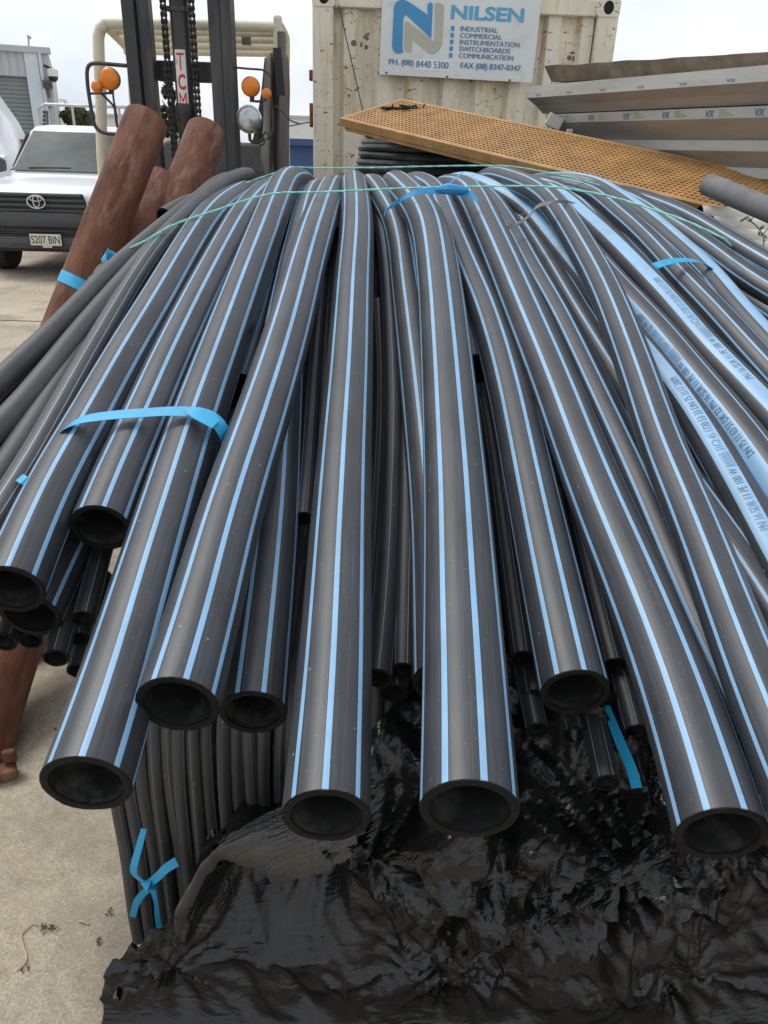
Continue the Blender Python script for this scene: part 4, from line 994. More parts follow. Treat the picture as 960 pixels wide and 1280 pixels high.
# torn canvas wrapped on the right post: long wavy sheet
def sheet(cols, name, m, nsub=24):
    mb = MB(); rows = []
    for pts in cols: rows.append(resample(catmull([V(p) for p in pts], .02), .04))
    n_ = min(len(r) for r in rows); vs = []; 
    for r in rows:
        for i in range(n_): vs.append(r[int(i * (len(r) - 1) / (n_ - 1))])
    mb.add(vs, [(a * n_ + i, a * n_ + i + 1, (a + 1) * n_ + i + 1, (a + 1) * n_ + i) for a in range(len(rows) - 1) for i in range(n_ - 1)]); return mb.obj(name, m, fk, smooth=True, angle=80, solid=.006)
sheet([[gp(333, 72, 5.55), gp(330, 110, 5.52), gp(329, 160, 5.55), gp(322, 235, 5.55)], [gp(338, 66, 5.50), gp(338, 110, 5.46), gp(337, 160, 5.5), gp(336, 235, 5.5)], [gp(344, 64, 5.58), gp(343, 110, 5.55), gp(343, 160, 5.58), gp(343, 235, 5.58)], [gp(350, 62, 5.5), gp(349, 110, 5.47), gp(350, 160, 5.47), gp(350, 235, 5.48)], [gp(356, 66, 5.52), gp(357, 110, 5.55), gp(356, 160, 5.53), gp(356, 235, 5.53)], [gp(360, 72, 5.62), gp(362, 110, 5.62), gp(361, 160, 5.62), gp(361, 235, 5.62)]], 'torn_cover', 'canvas')
sheet([[gp(331, 72, 5.68), gp(326, 120, 5.7), gp(316, 175, 5.7), gp(302, 235, 5.7)], [gp(337, 74, 5.72), gp(334, 120, 5.75), gp(326, 175, 5.75), gp(314, 235, 5.75)], [gp(341, 76, 5.68), gp(340, 120, 5.72), gp(338, 175, 5.7), gp(334, 235, 5.7)]], 'torn_cover', 'canvas')
mb = MB(); mb.box(gp(349, 90, 5.44), (.05, .012, .26), Matrix.Rotation(-.08, 3, 'Y')); mb.obj('cover_flap', 'black', fk)
# lamps
def lamp(u, v, r, Y, m, name, axis=(0, -1, 0), rim=None):
    c = at(u, v, Y); mb = MB(); mb.lathe([(-r * .75, r * .5), (-r * .5, r * .93), (-.01, r), (.012, r)], c, axis, 24); b_ = mb.obj(name, rim or 'mast', fk, smooth=True)
    mb = MB(); mb.lathe([(.012, r * .97), (.012 + r * .25, r * .85), (.012 + r * .42, r * .5), (.012 + r * .46, .001)], c, axis, 24); mb.obj('lens', m, b_, smooth=True); 
    return c
pxm = 4.6 / F
a1 = lamp(137, 98.5, .060, 5.02, 'amber', 'indicator_lamp'); a2 = lamp(121.5, 108.5, .032, 5.0, 'amber', 'side_lamp', (-.3, -1, 0), 'amber')
a3 = lamp(313.5, 108.5, .053, 5.02, 'amber', 'indicator_lamp'); a4 = lamp(333, 117, .028, 5.0, 'amber', 'side_lamp', (.3, -1, 0), 'amber')
a5 = lamp(312, 149, .072, 5.0, 'lens', 'headlamp', (-.1, -1, -.05), 'black')
MB().lathe([(.0, .074), (.014, .077), (.02, .069)], a5, (-.1, -1, -.05), 28, cap=False).obj('headlamp_rim', 'chrome', fk, smooth=True)
YW = 5.03
def wire(pl, r=.007, name='lamp_bracket', m='wirebar', Y=YW):
    mb = MB(); mb.tube(resample(catmull([at(u, v, Y) for u, v in pl], .01), .02), r, 7); mb.obj(name, m, fk, smooth=True)
wire([(158, 82), (140, 80.5), (120, 79), (112, 81), (109, 88), (109.5, 105), (113, 130), (118, 155), (125, 164), (135, 167), (150, 168)], .011, 'lamp_guard')
wire([(113, 117), (128, 116.5), (140, 116.5)]); wire([(127, 117), (137, 127), (143, 135), (146, 156), (152, 166)])
wire([(141, 112), (142, 125), (145, 140), (147, 158), (153, 167)], .006); wire([(138, 108), (139.5, 119)], .014)
wire([(290, 84), (310, 86), (330, 88), (338, 96)], .006); wire([(315, 117), (316, 126), (331, 125.5), (334, 118)], .007); wire([(315, 118), (315, 128)], .014); wire([(338, 118), (341, 140), (341, 165), (333, 175)], .006)
wire([(312, 165), (313, 176), (322, 178), (331, 172)], .01); wire([(343, 132), (352, 138), (362, 150), (375, 155)], .004)
wire([(320, 170), (325, 182), (331, 178), (328, 170), (334, 165), (338, 178)], .005, 'loose_cable', 'black')
# body
bx = fk.location.x
mb = MB(); mb.box((bx, 6.2, .55), (1.05, 1.9, .6)); mb.obj('chassis', 'fkyellow', fk, bevel=.03)
mb = MB(); mb.box((bx, 7.15, .75), (1.1, .5, .95)); mb.obj('counterweight', 'fkyellow', fk, bevel=.12)
z_ = gp(300, 178, 5.6).z
mb = MB(); mb.loft([[(bx - .45, 5.45, .85), (bx + .5, 5.45, .85), (bx + .5, 5.7, .85), (bx - .45, 5.7, .85)], [(bx - .40, 5.52, 1.45), (bx + .48, 5.52, 1.45), (bx + .48, 5.68, 1.45), (bx - .40, 5.68, 1.45)], [(bx - .25, 5.58, z_), (bx + .46, 5.58, z_), (bx + .46, 5.66, z_), (bx - .25, 5.66, z_)]]); mb.obj('dashboard', 'fkbody', fk, bevel=.02)
mb = MB(); n_ = 26; c = V((bx + .06, 5.78, 1.55)); tt = V((0, -.45, .9)).normalized(); aa = V((1, 0, 0)); bb = tt.cross(aa)
mb.tube([c + (aa * cos(2 * pi * k / n_) + bb * sin(2 * pi * k / n_)) * .19 for k in range(n_)], .013, 8, closed=True); mb.tube([c, c + V((0, -.2, -.4))], .02, 8); mb.tube([c - aa * .18, c + aa * .18], .008, 6); mb.obj('steering_wheel', 'black', fk, smooth=True)
mb = MB(); mb.box((bx, 6.25, .98), (.5, .5, .14)); mb.box((bx, 6.5, 1.3), (.48, .12, .55), Matrix.Rotation(-.15, 3, 'X')); mb.obj('seat', 'black', fk, bevel=.04)
for sx in (-1, 1):
    for y_, r_ in ((5.45, .34), (6.9, .27)):
        mb = MB(); mb.lathe([(-.11, r_ * .55), (-.11, r_ * .93), (-.07, r_), (.07, r_), (.11, r_ * .93), (.11, r_ * .55)], (bx + sx * .47, y_, r_), (1, 0, 0), 28); wh = mb.obj('wheel', 'tyre', fk, smooth=True)
        MB().lathe([(-.09, r_ * .54), (.09, r_ * .54)], (bx + sx * .47, y_, r_), (1, 0, 0), 20).obj('rim', 'cream', wh, world=False).location = wh.location * 0
    mb = MB(); mb.box((bx + sx * .22, 4.92, .45), (.10, .04, .8)); mb.box((bx + sx * .22, 4.45, .07), (.10, .95, .04)); mb.obj('fork', 'mast', fk, bevel=.006)
mb = MB(); mb.box((bx, 4.96, .3), (.95, .04, .12)); mb.box((bx, 4.96, .7), (.95, .04, .12)); mb.obj('fork_carriage', 'mast', fk, bevel=.006)
# ------------------------------------------------------------------ coil stack, grating, decking and the other stock on the right
MT['coilblack'] = mat('coil_black', (.028, .028, .029), .42, var=.4, scale=8, c2=(.09, .09, .088), c2scale=7, c2amt=.40)
rnd = random.Random(21)
def lying_coil(label, c, R, z0, rings, r, seed):
    t = thing('stacked_coil', label, 'pipe coil', (c[0], c[1], z0), group='coils of black pipe stacked before the container'); q = random.Random(seed)
    for k in range(rings):
        for lay in range(2):
            Rk = R - lay * r * 2.05 + q.uniform(-.012, .012) + .03 * sin(pi * k / max(1, rings - 1)) - (.02 if k == rings - 1 else 0)
            z = z0 + r + k * r * 1.78; tl = q.uniform(-.006, .006); ph = q.uniform(0, 6)
            pts = [V((c[0] + Rk * cos(2 * pi * i / 72), c[1] + Rk * sin(2 * pi * i / 72), z + tl * sin(2 * pi * i / 72 + ph) + .004 * sin(6 * pi * i / 72 + ph))) for i in range(72)]
            mb = MB(); mb.tube(pts, r, 8, closed=True); mb.obj('coil_ring', 'coilblack', t, smooth=True, fix=False)
cc = at(452, 188, 5.0); RC = .78
ctr = (cc.x + RC, 5.25)
ztop = at(475, 166, 4.75).z
lying_coil('topmost lying coil of black pipe under the tan grating', ctr, RC, ztop - 13 * .0356 - .03, 14, .02, 1)
lying_coil('middle lying coil of black pipe hidden in the stack behind the heap', (ctr[0] + .03, ctr[1] + .02), RC + .03, .57, 12, .025, 2)
lying_coil('lowest lying coil of black pipe on the ground behind the heap', (ctr[0] - .02, ctr[1]), RC + .02, .004, 12, .025, 3)

MT['grating'] = mat('tan_fibreglass', (.44, .235, .075), .6, var=.18, scale=7, c2=(.27, .14, .055), c2scale=11, c2amt=.42, c2sharp=.15, bump=.3, bscale=120)
MT['gratedark'] = mat('grating_underside', (.10, .06, .03), .8, var=.2)
ga, gd = at(424, 148, 4.62), at(985, 282, 2.95); gb = at(503, 124, 4.92)
ex_ = (gd - ga); gl_ = ex_.length + .25; ex_.normalize(); ey_ = (gb - ga); ey_ = ey_ - ex_ * ey_.dot(ex_) * .35; gw_ = ey_.length; ey_.normalize(); en_ = ex_.cross(ey_).normalized()
if en_.z < 0: en_ = -en_
gt = thing('grating_panel', 'tan fibreglass mesh panel lying slanted over the black coil', 'grating', ga)
def gpnt(x, y, z=0.): return ga + ex_ * x + ey_ * y + en_ * z
TH = .042; pit = .026
mb = MB()
for k in range(int(gl_ / pit)):
    x = .03 + k * pit
    if x > gl_ - .03: break
    mb.bar(gpnt(x, .02, -.014), gpnt(x, gw_ - .02, -.014), .0105, .026, en_)
mb.obj('cross_bars', 'grating', gt, fix=False)['kind'] = 'stuff'
mb = MB(); k = 0
while .03 + k * pit < gw_ - .02:
    y = .03 + k * pit; mb.bar(gpnt(.02, y, -.0128), gpnt(gl_ - .02, y, -.0128), .0105, .0268, en_); k += 1
mb.obj('long_bars', 'grating', gt, fix=False)['kind'] = 'stuff'
for (a, b_) in ((gpnt(0, .012, -.018), gpnt(gl_, .012, -.018)), (gpnt(0, gw_ - .012, -.018), gpnt(gl_, gw_ - .012, -.018)), (gpnt(.012, .026, -.018), gpnt(.012, gw_ - .026, -.018))):
    mb = MB(); mb.bar(a, b_, .024, TH, en_); mb.obj('edge_bar', 'grating', gt, bevel=.003)
mb = MB(); mb.bar(gpnt(.03, .016, -.050), gpnt(gl_, .016, -.050), .022, .018, en_); mb.obj('lower_lip', 'grating', gt, bevel=.003)
mb = MB(); mb.prism([gpnt(.05, .04, -.062), gpnt(gl_, .04, -.062), gpnt(gl_, gw_ - .03, -.062), gpnt(.05, gw_ - .03, -.062)], en_ * .012); mb.obj('backing_board', 'gratedark', gt)
# black cable ties lying on it
q = random.Random(4)
tie = thing('cable_tie_bundle', 'small bundle of black cable ties lying on the tan grating', 'cable ties', gpnt(.35, .25, 0))
for k in range(9):
    c = at(484 + 5.2 * k, 136.5 + 2.0 * sin(k * .9), 4.72 + .02 * sin(k)); 
    c = c + en_ * .0
    mb = MB(); p = [c + V((q.uniform(-.05, .05), q.uniform(-.03, .03), q.uniform(-.002, .014))) for _ in range(4)]
    mb.tube(catmull(p, .01), .0055, 5); mb.obj('tie', 'black', tie, smooth=True, fix=False)
for (u, v, u2, v2) in ((487, 137, 492, 130), (528, 136, 531, 130), (503, 137, 507, 134)):
    mb = MB(); mb.tube([at(u, v, 4.72), at(u2, v2, 4.72)], .005, 5); mb.obj('tie', 'black', tie)

# galvanised decking sheets
def galv(name, tint=1.):
    return mat(name, (.47 * tint, .46 * tint, .42 * tint), .5, .35, var=.12, scale=3, c2=(.33, .31, .27), c2scale=4, c2amt=.42, c2sharp=.14, stretch=(.6, .6, 3), bump=.1, bscale=30)
MT['galv'] = galv('galvanised_deck')
MT['deckprint'] = mat('deck_print', (.07, .20, .24), .6, var=.2); MT['deckgreen'] = mat('deck_print_green', (.28, .38, .16), .6, var=.2)
DL, DR = at(656, 108, 4.55), at(960, 80.5, 3.25)
dd = (DR - DL); dl = dd.length + .9; dd.normalize(); dp = V((dd.y, -dd.x, 0)).normalized()
if dp.y < 0: dp = -dp
dz = V((0, 0, 1)); dk_lab = ('topmost', 'second', 'third', 'lowest')
def dpt(s, p, z): return DL + dd * s + dp * p + dz * z
steps = [(0, 0, 0), (.10, .075, -.128), (.17, .14, -.245), (.20, .19, -.345)]
for k, (s0, p0, z0) in enumerate(steps):
    lh = .052 if k == 0 else .038
    prof = [(.42, .0), (.0, .0), (.0, -lh), (.05, -.085), (.085, -.12), (.42, -.12)]
    mb = MB(); vs = []; 
    for s in (s0, dl):
        for i, (p, z) in enumerate(prof):
            sk = (s0 + max(0, -z) * .55 if s == s0 else s)
            vs.append(dpt(sk, p0 + p, z0 + z - .0025))
    n_ = len(prof); mb.add(vs, [(i, i + 1, n_ + i + 1, n_ + i) for i in range(n_ - 1)])
    dk = tag(mb.obj('deck_sheet', 'galv', solid=.0028), '%s galvanised decking sheet of the stack above the tan grating' % dk_lab[k], 'decking', 'galvanised decking sheets')
    if k < 2:                                            # printed marks on the lip
        s = s0 + .10
        while s < dl - .1:
            mb = MB(); mg = MB()
            zz = z0 - (.048 if k == 0 else .036); h = .026 if k else .010
            put_text(mb, 'VX', dpt(s, p0 - .003, zz), dd, dz, .045, h, 10, 10)
            if k: 
                for j in range(3): mg.add([dpt(s + .07, p0 - .003, zz + .004 + j * .009), dpt(s + .14 - .02 * j, p0 - .003, zz + .004 + j * .009), dpt(s + .14 - .02 * j, p0 - .003, zz + .0085 + j * .009), dpt(s + .07, p0 - .003, zz + .0085 + j * .009)], [(0, 1, 2, 3)])
            s += .24
            mb.obj('printed_mark', 'deckprint', dk, fix=False)
            if k: mg.obj('printed_line', 'deckgreen', dk, fix=False)
MT['board'] = mat('weathered_board', (.23, .18, .13), .9, var=.3, scale=9, bump=.6, bscale=70, c2=(.14, .11, .08), c2scale=7, c2amt=.45)
bl0, br0 = at(679, 90, 4.62), at(960, 75, 3.45); bd = (br0 - bl0); bln = bd.length + .8; bd.normalize(); bp_ = V((bd.y, -bd.x, 0)).normalized(); bp_ = bp_ if bp_.y > 0 else -bp_
mb = MB(); pr = []
ns = 40
secs = []
for i in range(ns + 1):
    s = bln * i / ns; j = .006 * noise.noise(V((s * 6, 0, 0)))
    secs.append([bl0 + bd * (s + .0) + bp_ * p + V((0, 0, z + (j if z > 0 else 0))) for p, z in ((.0, .028), (.5, .030), (.5, -.035), (.06, -.042))])
mb.loft(secs); tag(mb.obj('fibre_board', 'board', bevel=.004), 'thick weathered grey board lying on top of the decking sheets', 'board')
# bearer and dunnage below the stack
MT['timber'] = mat('dark_timber', (.075, .055, .038), .9, var=.35, scale=12, stretch=(1, 6, 6), bump=.5, bscale=40)
for k, (pa, pb, w_, h_, lab) in enumerate(((at(845, 286, 3.2), at(985, 364, 2.75), .05, .05, 'long dark timber bearer below the tan grating'),)):
    mb = MB(); mb.bar(pa, pb + (pb - pa) * .4, w_, h_); tag(mb.obj('timber_bearer', 'timber', bevel=.006), lab, 'timber')
dm = dpt(.55, .35, -.56)
for k in range(2):
    q0 = dpt(.5 + 1.0 * k, .12, -.56); mb = MB(); mb.box((q0.x + .2, q0.y + .2, q0.z / 2), (.12, .12, q0.z - .004)); tag(mb.obj('timber_prop', 'timber', bevel=.006), ('upright timber prop holding the near part of the decking stack', 'upright timber prop holding the far part of the decking stack')[1 - k], 'timber')
q0 = at(790, 205, 3.9)
mb = MB(); mb.box((q0.x + .25, 4.25, q0.z - .40), (.9, .25, .25), Matrix.Rotation(-.75, 3, 'Z')); tag(mb.obj('timber_block', 'timber', bevel=.01), 'heavy dark timber block in the shade under the decking', 'timber')
# pale plastic pipes showing below the grating
MT['pvc'] = mat('white_pvc', (.66, .63, .54), .4, var=.08, scale=4, c2=(.5, .45, .36), c2scale=5, c2amt=.35)
for k, (u, v) in enumerate(((874, 268), (888, 281), (907, 296), (927, 311))):
    Y0 = 2.98 - .04 * k; a = at(u, v, Y0); d = V((1.0, .05, -.02)).normalized(); pts = [a + d * (1.6 * i / 12) for i in range(13)]
    make_pipe('white_pipe', ('topmost', 'second', 'third', 'lowest')[k] + ' white plastic pipe showing under the tan grating at right', pts, .062, 'pvc', 0, 'white pipes under the grating', wall=.06, seed=k)
MT['greypipe'] = mat('fibre_grey', (.15, .15, .15), .8, var=.25, scale=10, stretch=(1, 1, 1), bump=.4, bscale=150)
a, b_ = at(886, 231, 3.02), at(985, 272, 2.6)
dgp = (b_ - a).normalized(); make_pipe('grey_pipe', 'short grey fibre pipe resting on the grating at the right picture edge', [a + dgp * (.06 * i) for i in range(16)], .076, 'greypipe', 0, None, cut=True, wall=.08, seed=3)
MT['offwhite'] = mat('offwhite_scrap', (.60, .57, .50), .6, var=.15)
mb = MB(); mb.box(at(693, 152, 4.35), (.08, .02, .06), Matrix.Rotation(.4, 3, 'Y')); mb.box(at(712, 164, 4.3), (.03, .02, .02)); tag(mb.obj('packing_wedge', 'offwhite', bevel=.004), 'small white wedge jammed between decking end and grating', 'wedge')
mb = MB(); p = [at(775, 237, 3.45), at(790, 240, 3.4), at(812, 245, 3.35)]; mb.tube(catmull(p, .02), .012, 6); tag(mb.obj('plastic_scrap', 'offwhite', smooth=True), 'pale scrap of plastic behind the twine under the grating', 'scrap')
# weed
MT['weed'] = mat('weed_green', (.16, .17, .07), .7, var=.3, scale=20)
wd = thing('weed', 'thin dry weed stalk in front of the white pipes', 'plant', at(951, 330, 2.72))
def stalk(pl, r=.002, Y=2.72):
    mb = MB(); mb.tube(catmull([at(u, v, Y) for u, v in pl], .01), r, 5); mb.obj('stem', 'weed', wd)
stalk([(950, 335), (952, 318), (955, 302), (953, 293), (946, 283), (938, 276), (935, 272)]); stalk([(953, 294), (958, 288), (962, 284)], .0016); stalk([(944, 281), (936, 276), (930, 273)], .0014)
q = random.Random(6)
for (u, v) in ((953, 293), (949, 292), (957, 296), (952, 285), (932, 273), (938, 275), (928, 275), (955, 301)):
    c = at(u, v, 2.71); mb = MB(); d1 = V((q.uniform(-1, 1), q.uniform(-.5, .5), q.uniform(-.3, 1))).normalized() * .012; d2 = V((-d1.z, .004, d1.x)) * .45
    mb.add([c - d1, c - d2, c + d1, c + d2], [(0, 1, 2, 3)]); mb.obj('leaf', 'weed', wd, solid=.0006)

# ------------------------------------------------------------------ white ute
MT['white'] = mat('white_car_paint', (.74, .75, .76), .22, var=.03, scale=2, spec=.5)
MT['glass'] = mat('ute_glass', (.085, .105, .10), .2, var=.4, scale=1.6, spec=.04)
MT['trim'] = mat('grey_black_trim', (.06, .063, .066), .6, var=.15, scale=10)
MT['grille'] = mat('black_grille', (.012, .012, .013), .45, var=.2)
MT['plate'] = mat('number_plate', (.62, .60, .50), .45, var=.08, scale=20)
MT['int'] = mat('cab_interior', (.16, .17, .165), .8, var=.2)
YT = 9.95; XT = at(54, 300, YT).x
tk = thing('white_ute', 'white utility truck facing the camera with a grey bumper and dark grille', 'ute', (XT, YT, 0), radians(5))
def tob(mb, name, m, parent=None, **k): return mb.obj(name, m, parent or tk, world=False, **k)
def sec(y, w, zb, zs, zt, r=.10, crown=.03):
    return [(-w * .96, y, zb), (-w, y, zb + .1), (-w, y, zs - .08), (-w + .02, y, zs), (-w + r, y, zt - crown), (-w * .4, y, zt - crown * .2), (0, y, zt), (w * .4, y, zt - crown * .2), (w - r, y, zt - crown), (w - .02, y, zs), (w, y, zs - .08), (w, y, zb + .1), (w * .96, y, zb)]
mb = MB(); mb.loft([sec(.06, .74, .62, .92, 1.00), sec(.14, .84, .55, .95, 1.045), sec(.45, .905, .5, 1.00, 1.09), sec(.9, .92, .5, 1.03, 1.13), sec(1.35, .92, .5, 1.05, 1.165, .14), sec(2.4, .92, .48, 1.06, 1.16, .12), sec(3.2, .91, .5, 1.06, 1.14, .12)])
tob(mb, 'body', 'white', smooth=True, angle=50)
def ring4(y0, y1, w, z, r=.06): 
    return [(-w + r, y0, z), (-w, y0 + r * 1.6, z), (-w, y1 - r, z), (-w + r, y1, z), (w - r, y1, z), (w, y1 - r, z), (w, y0 + r * 1.6, z), (w - r, y0, z)]
mb = MB(); mb.loft([ring4(1.22, 3.1, .80, 1.10, .10), ring4(1.36, 3.1, .775, 1.22, .10), ring4(1.98, 3.02, .665, 1.70, .10), ring4(2.10, 2.98, .63, 1.765, .12), ring4(2.3, 2.85, .52, 1.79, .15)])
tob(mb, 'cab', 'white', smooth=True, angle=40)
# windscreen and side windows, a few mm proud of the cab shell
def slab(name, m, q, off, th=.012, parent=None): 
    o_ = V(off); mb = MB(); mb.prism([V(p) + o_ for p in q], V(off).normalized() * th); return tob(mb, name, m, parent)
nrm_w = V((0, -.48, .62)).normalized()
ws = slab('windscreen', 'glass', [(-.69, 1.368, 1.22), (.69, 1.368, 1.22), (.57, 1.965, 1.685), (-.57, 1.965, 1.685)], nrm_w * .008)
slab('windscreen_seal', 'trim', [(-.74, 1.33, 1.195), (.74, 1.33, 1.195), (.70, 1.365, 1.225), (-.70, 1.365, 1.225)], nrm_w * .012, .012)
mb = MB(); mb.bar((-.5, 1.345, 1.245), (.05, 1.37, 1.255), .015, .012); tob(mb, 'wiper', 'grille')
for s in (-1, 1):
    slab('side_window', 'glass', [(s * .772, 1.55, 1.24), (s * .772, 2.85, 1.24), (s * .672, 2.8, 1.67), (s * .672, 2.02, 1.67)], V((s, 0, .22)).normalized() * .006)
    mb = MB(); mb.loft([[(s * .84, 1.40, 1.19), (s * .84, 1.52, 1.19), (s * .84, 1.52, 1.33), (s * .84, 1.40, 1.33)], [(s * .93, 1.36, 1.17), (s * .93, 1.50, 1.17), (s * .93, 1.50, 1.38), (s * .93, 1.36, 1.38)], [(s * 1.06, 1.38, 1.19), (s * 1.06, 1.48, 1.19), (s * 1.06, 1.48, 1.36), (s * 1.06, 1.38, 1.36)]]); tob(mb, 'wing_mirror', 'trim', bevel=.03)
    mb = MB(); mb.loft([[(s * .55, .035, .79), (s * .80, .12, .80), (s * .88, .32, .86), (s * .86, .34, .99), (s * .79, .14, .985), (s * .60, .05, .94)], [(s * .54, .0, .80), (s * .80, .08, .81), (s * .885, .30, .865), (s * .865, .32, .98), (s * .79, .10, .975), (s * .60, .015, .935)]]); tob(mb, 'headlight', 'lens', smooth=True, bevel=.008)
    for y_ in (.78, 3.85):
        mb = MB(); mb.lathe([(-.12, .22), (-.12, .335), (-.09, .365), (.09, .365), (.12, .335), (.12, .22)], (s * .78, y_, .366), (1, 0, 0), 32); wh = tob(mb, 'wheel', 'tyre', smooth=True)
        mb = MB(); mb.lathe([(-.10, .22), (-.06, .20), (.06, .20), (.10, .22)], (s * .78, y_, .366), (1, 0, 0), 24); tob(mb, 'rim', 'trim', wh, smooth=True)
# grille
mb = MB(); mb.prism([(-.50, .03, .79), (.50, .03, .79), (.58, .05, .86), (.54, .05, 1.005), (-.54, .05, 1.005), (-.58, .05, .86)], (0, -.03, 0)); gr_ = tob(mb, 'grille', 'grille', bevel=.01)
for z, w_, h_ in ((.985, .53, .030), (.925, .55, .030), (.865, .56, .034), (.806, .52, .026)):
    mb = MB(); mb.box((0, -.008, z), (2 * w_, .035, h_)); tob(mb, 'grille_bar', 'trim', gr_, bevel=.008)
def oval(a_, b_, r_, cz=.905, cx_=0, y_=-.045, n_=30, flat=.5):
    return [V((cx_ + a_ * cos(2 * pi * k / n_), y_, cz + b_ * sin(2 * pi * k / n_))) for k in range(n_)]
mb = MB(); mb.tube(oval(.105, .072, 0), .011, 8, closed=True); mb.tube(oval(.036, .062, 0, .910), .009, 8, closed=True); mb.tube(oval(.072, .028, 0, .942), .009, 8, closed=True); tob(mb, 'emblem', 'chrome', smooth=True)
# bumper
def bsec(x, y0, z0, z1): return [(x, y0 + .03, z0), (x, y0, z0 + .06), (x, y0, z1 - .06), (x, y0 + .03, z1), (x, y0 + .22, z1), (x, y0 + .22, z0)]
def bump(name, z0, z1, m, yo=0., w_=.90):
    xs = [-1, -.93, -.75, -.4, 0, .4, .75, .93, 1]; ys = [.34, .19, .02, -.06, -.075, -.06, .02, .19, .34]
    mb = MB(); mb.loft([bsec(x * w_, y + yo, z0, z1) for x, y in zip(xs, ys)]); return tob(mb, name, m, smooth=True, angle=35)
bump('bumper', .62, .785, 'trim'); bump('bumper', .36, .50, 'trim', .02, .88)
bump('lower_grille', .49, .63, 'grille', .06, .78)
for z in (.515, .54, .565, .59, .612):
    mb = MB(); mb.tube([(-.60, .04, z), (-.3, -.005, z), (0, -.012, z), (.3, -.005, z), (.60, .04, z)], .006, 5); tob(mb, 'mesh_bar', 'trim')
for s in (-1, 1): 
    mb = MB(); mb.loft([[(s * .62, -.02, .49), (s * .84, .10, .49), (s * .84, .12, .64), (s * .70, .02, .64)], [(s * .62, .10, .49), (s * .84, .22, .49), (s * .84, .24, .64), (s * .70, .14, .64)]]); tob(mb, 'bumper_cheek', 'trim', bevel=.02)
mb = MB(); mb.box((.06, -.09, .475), (.375, .01, .135)); pt = tob(mb, 'number_plate', 'plate', bevel=.004)
mb = MB(); mb.box((.06, -.084, .475), (.40, .008, .155)); tob(mb, 'plate_surround', 'grille')
mb = MB(); put_text(mb, 'plate', (-.11, -.0965, .43), V((1, 0, 0)), V((0, 0, 1)), .34, .092); tob(mb, 'plate_lettering', 'grille', fix=False)
mb = MB(); mb.box((.07, -.088, .395), (.11, .006, .022)); tob(mb, 'plate_slogan', 'plate')
mb = MB(); mb.box((0, 1.0, .36), (1.5, 1.6, .12)); tob(mb, 'underbody', 'grille')
mb = MB(); mb.box((0, 4.0, .78), (1.75, 1.75, .06)); 
for s in (-1, 1): mb.box((s * .86, 4.0, .95), (.03, 1.75, .32))
mb.box((0, 4.86, .95), (1.69, .03, .32)); mb.box((0, 3.14, .95), (1.69, .03, .32)); tob(mb, 'tray', 'white', bevel=.006)
MT['galvtube'] = mat('galvanised_tube', (.42, .42, .40), .5, .3, var=.15)
mb = MB(); mb.tube([(-.85, 3.2, 1.0), (-.85, 3.2, 2.02), (-.75, 3.2, 2.08), (.80, 3.2, 2.08), (.85, 3.2, 2.0), (.85, 3.2, 1.0)], .024, 8); mb.tube([(-.35, 3.2, 1.0), (-.35, 3.2, 2.07)], .02, 8); mb.tube([(.35, 3.2, 1.0), (.35, 3.2, 2.07)], .02, 8); tob(mb, 'ladder_rack', 'galvtube', smooth=True)

# ------------------------------------------------------------------ white van and tan trailer beside it
YV = 13.0; xe = at(19, 188, YV).x
vn = thing('white_van', 'rounded white van cut off by the left picture edge', 'van', (xe - .98, YV, 0), radians(20))
def vs_(y, w_, zt, zb=.4): return [(-w_, y, zb), (-w_, y, 1.1), (-w_ + .06, y, 1.35), (-w_ + .27, y, 1.9 if zt > 2 else zt - .1), (-w_ + .55, y, zt), (w_ - .55, y, zt), (w_ - .27, y, 1.9 if zt > 2 else zt - .1), (w_ - .06, y, 1.35), (w_, y, 1.1), (w_, y, zb)]
mb = MB(); mb.loft([vs_(0, .80, 1.25), vs_(.2, .90, 1.45), vs_(.7, .95, 1.75), vs_(1.1, .96, 2.15), vs_(1.6, .96, 2.35), vs_(4.6, .95, 2.38), vs_(4.8, .9, 2.3)]); mb.obj('body', 'white', vn, world=False, smooth=True, angle=50)
mb = MB(); mb.prism([(-.66, .62, 1.72), (.66, .62, 1.72), (.56, 1.30, 2.20), (-.56, 1.30, 2.20)], (0, -.03, .03)); mb.obj('windscreen', 'glass', vn, world=False)
for s in (-1, 1):
    for y_ in (.9, 3.8):
        mb = MB(); mb.lathe([(-.1, .2), (-.1, .31), (.1, .31), (.1, .2)], (s * .86, y_, .312), (1, 0, 0), 24); mb.obj('wheel', 'tyre', vn, world=False, smooth=True)
MT['tan'] = mat('tan_panel', (.42, .35, .25), .6, var=.12, scale=3); MT['redrail'] = mat('red_rail', (.45, .06, .07), .5, var=.15)
ta, tb_ = at(16, 176, 15.5), at(62, 180, 15.5)
tl_ = thing('tray_trailer', 'tan sided trailer with a red top rail behind the white ute', 'trailer', (ta.x, 15.5, 0))
zb_, zt_ = at(30, 191, 15.5).z, at(30, 178, 15.5).z
mb = MB(); mb.box(((ta.x + tb_.x) / 2 - .3, 15.6, (zb_ + zt_) / 2), (tb_.x - ta.x + .8, .08, zt_ - zb_)); mb.obj('side_board', 'tan', tl_)
mb = MB(); mb.box(((ta.x + tb_.x) / 2 - .3, 15.58, zt_ + .025), (tb_.x - ta.x + .84, .1, .05)); mb.obj('red_rail', 'redrail', tl_)
mb = MB(); mb.box(((ta.x + tb_.x) / 2 - .3, 16.4, zb_ - .1), (tb_.x - ta.x + .8, 1.7, .12)); mb.obj('bed', 'trim', tl_)
for dx in (-.6, .3):
    mb = MB(); mb.lathe([(-.1, .2), (-.1, .34), (.1, .34), (.1, .2)], ((ta.x + tb_.x) / 2 + dx, 15.9, .342), (1, 0, 0), 24); mb.obj('wheel', 'tyre', tl_, smooth=True)

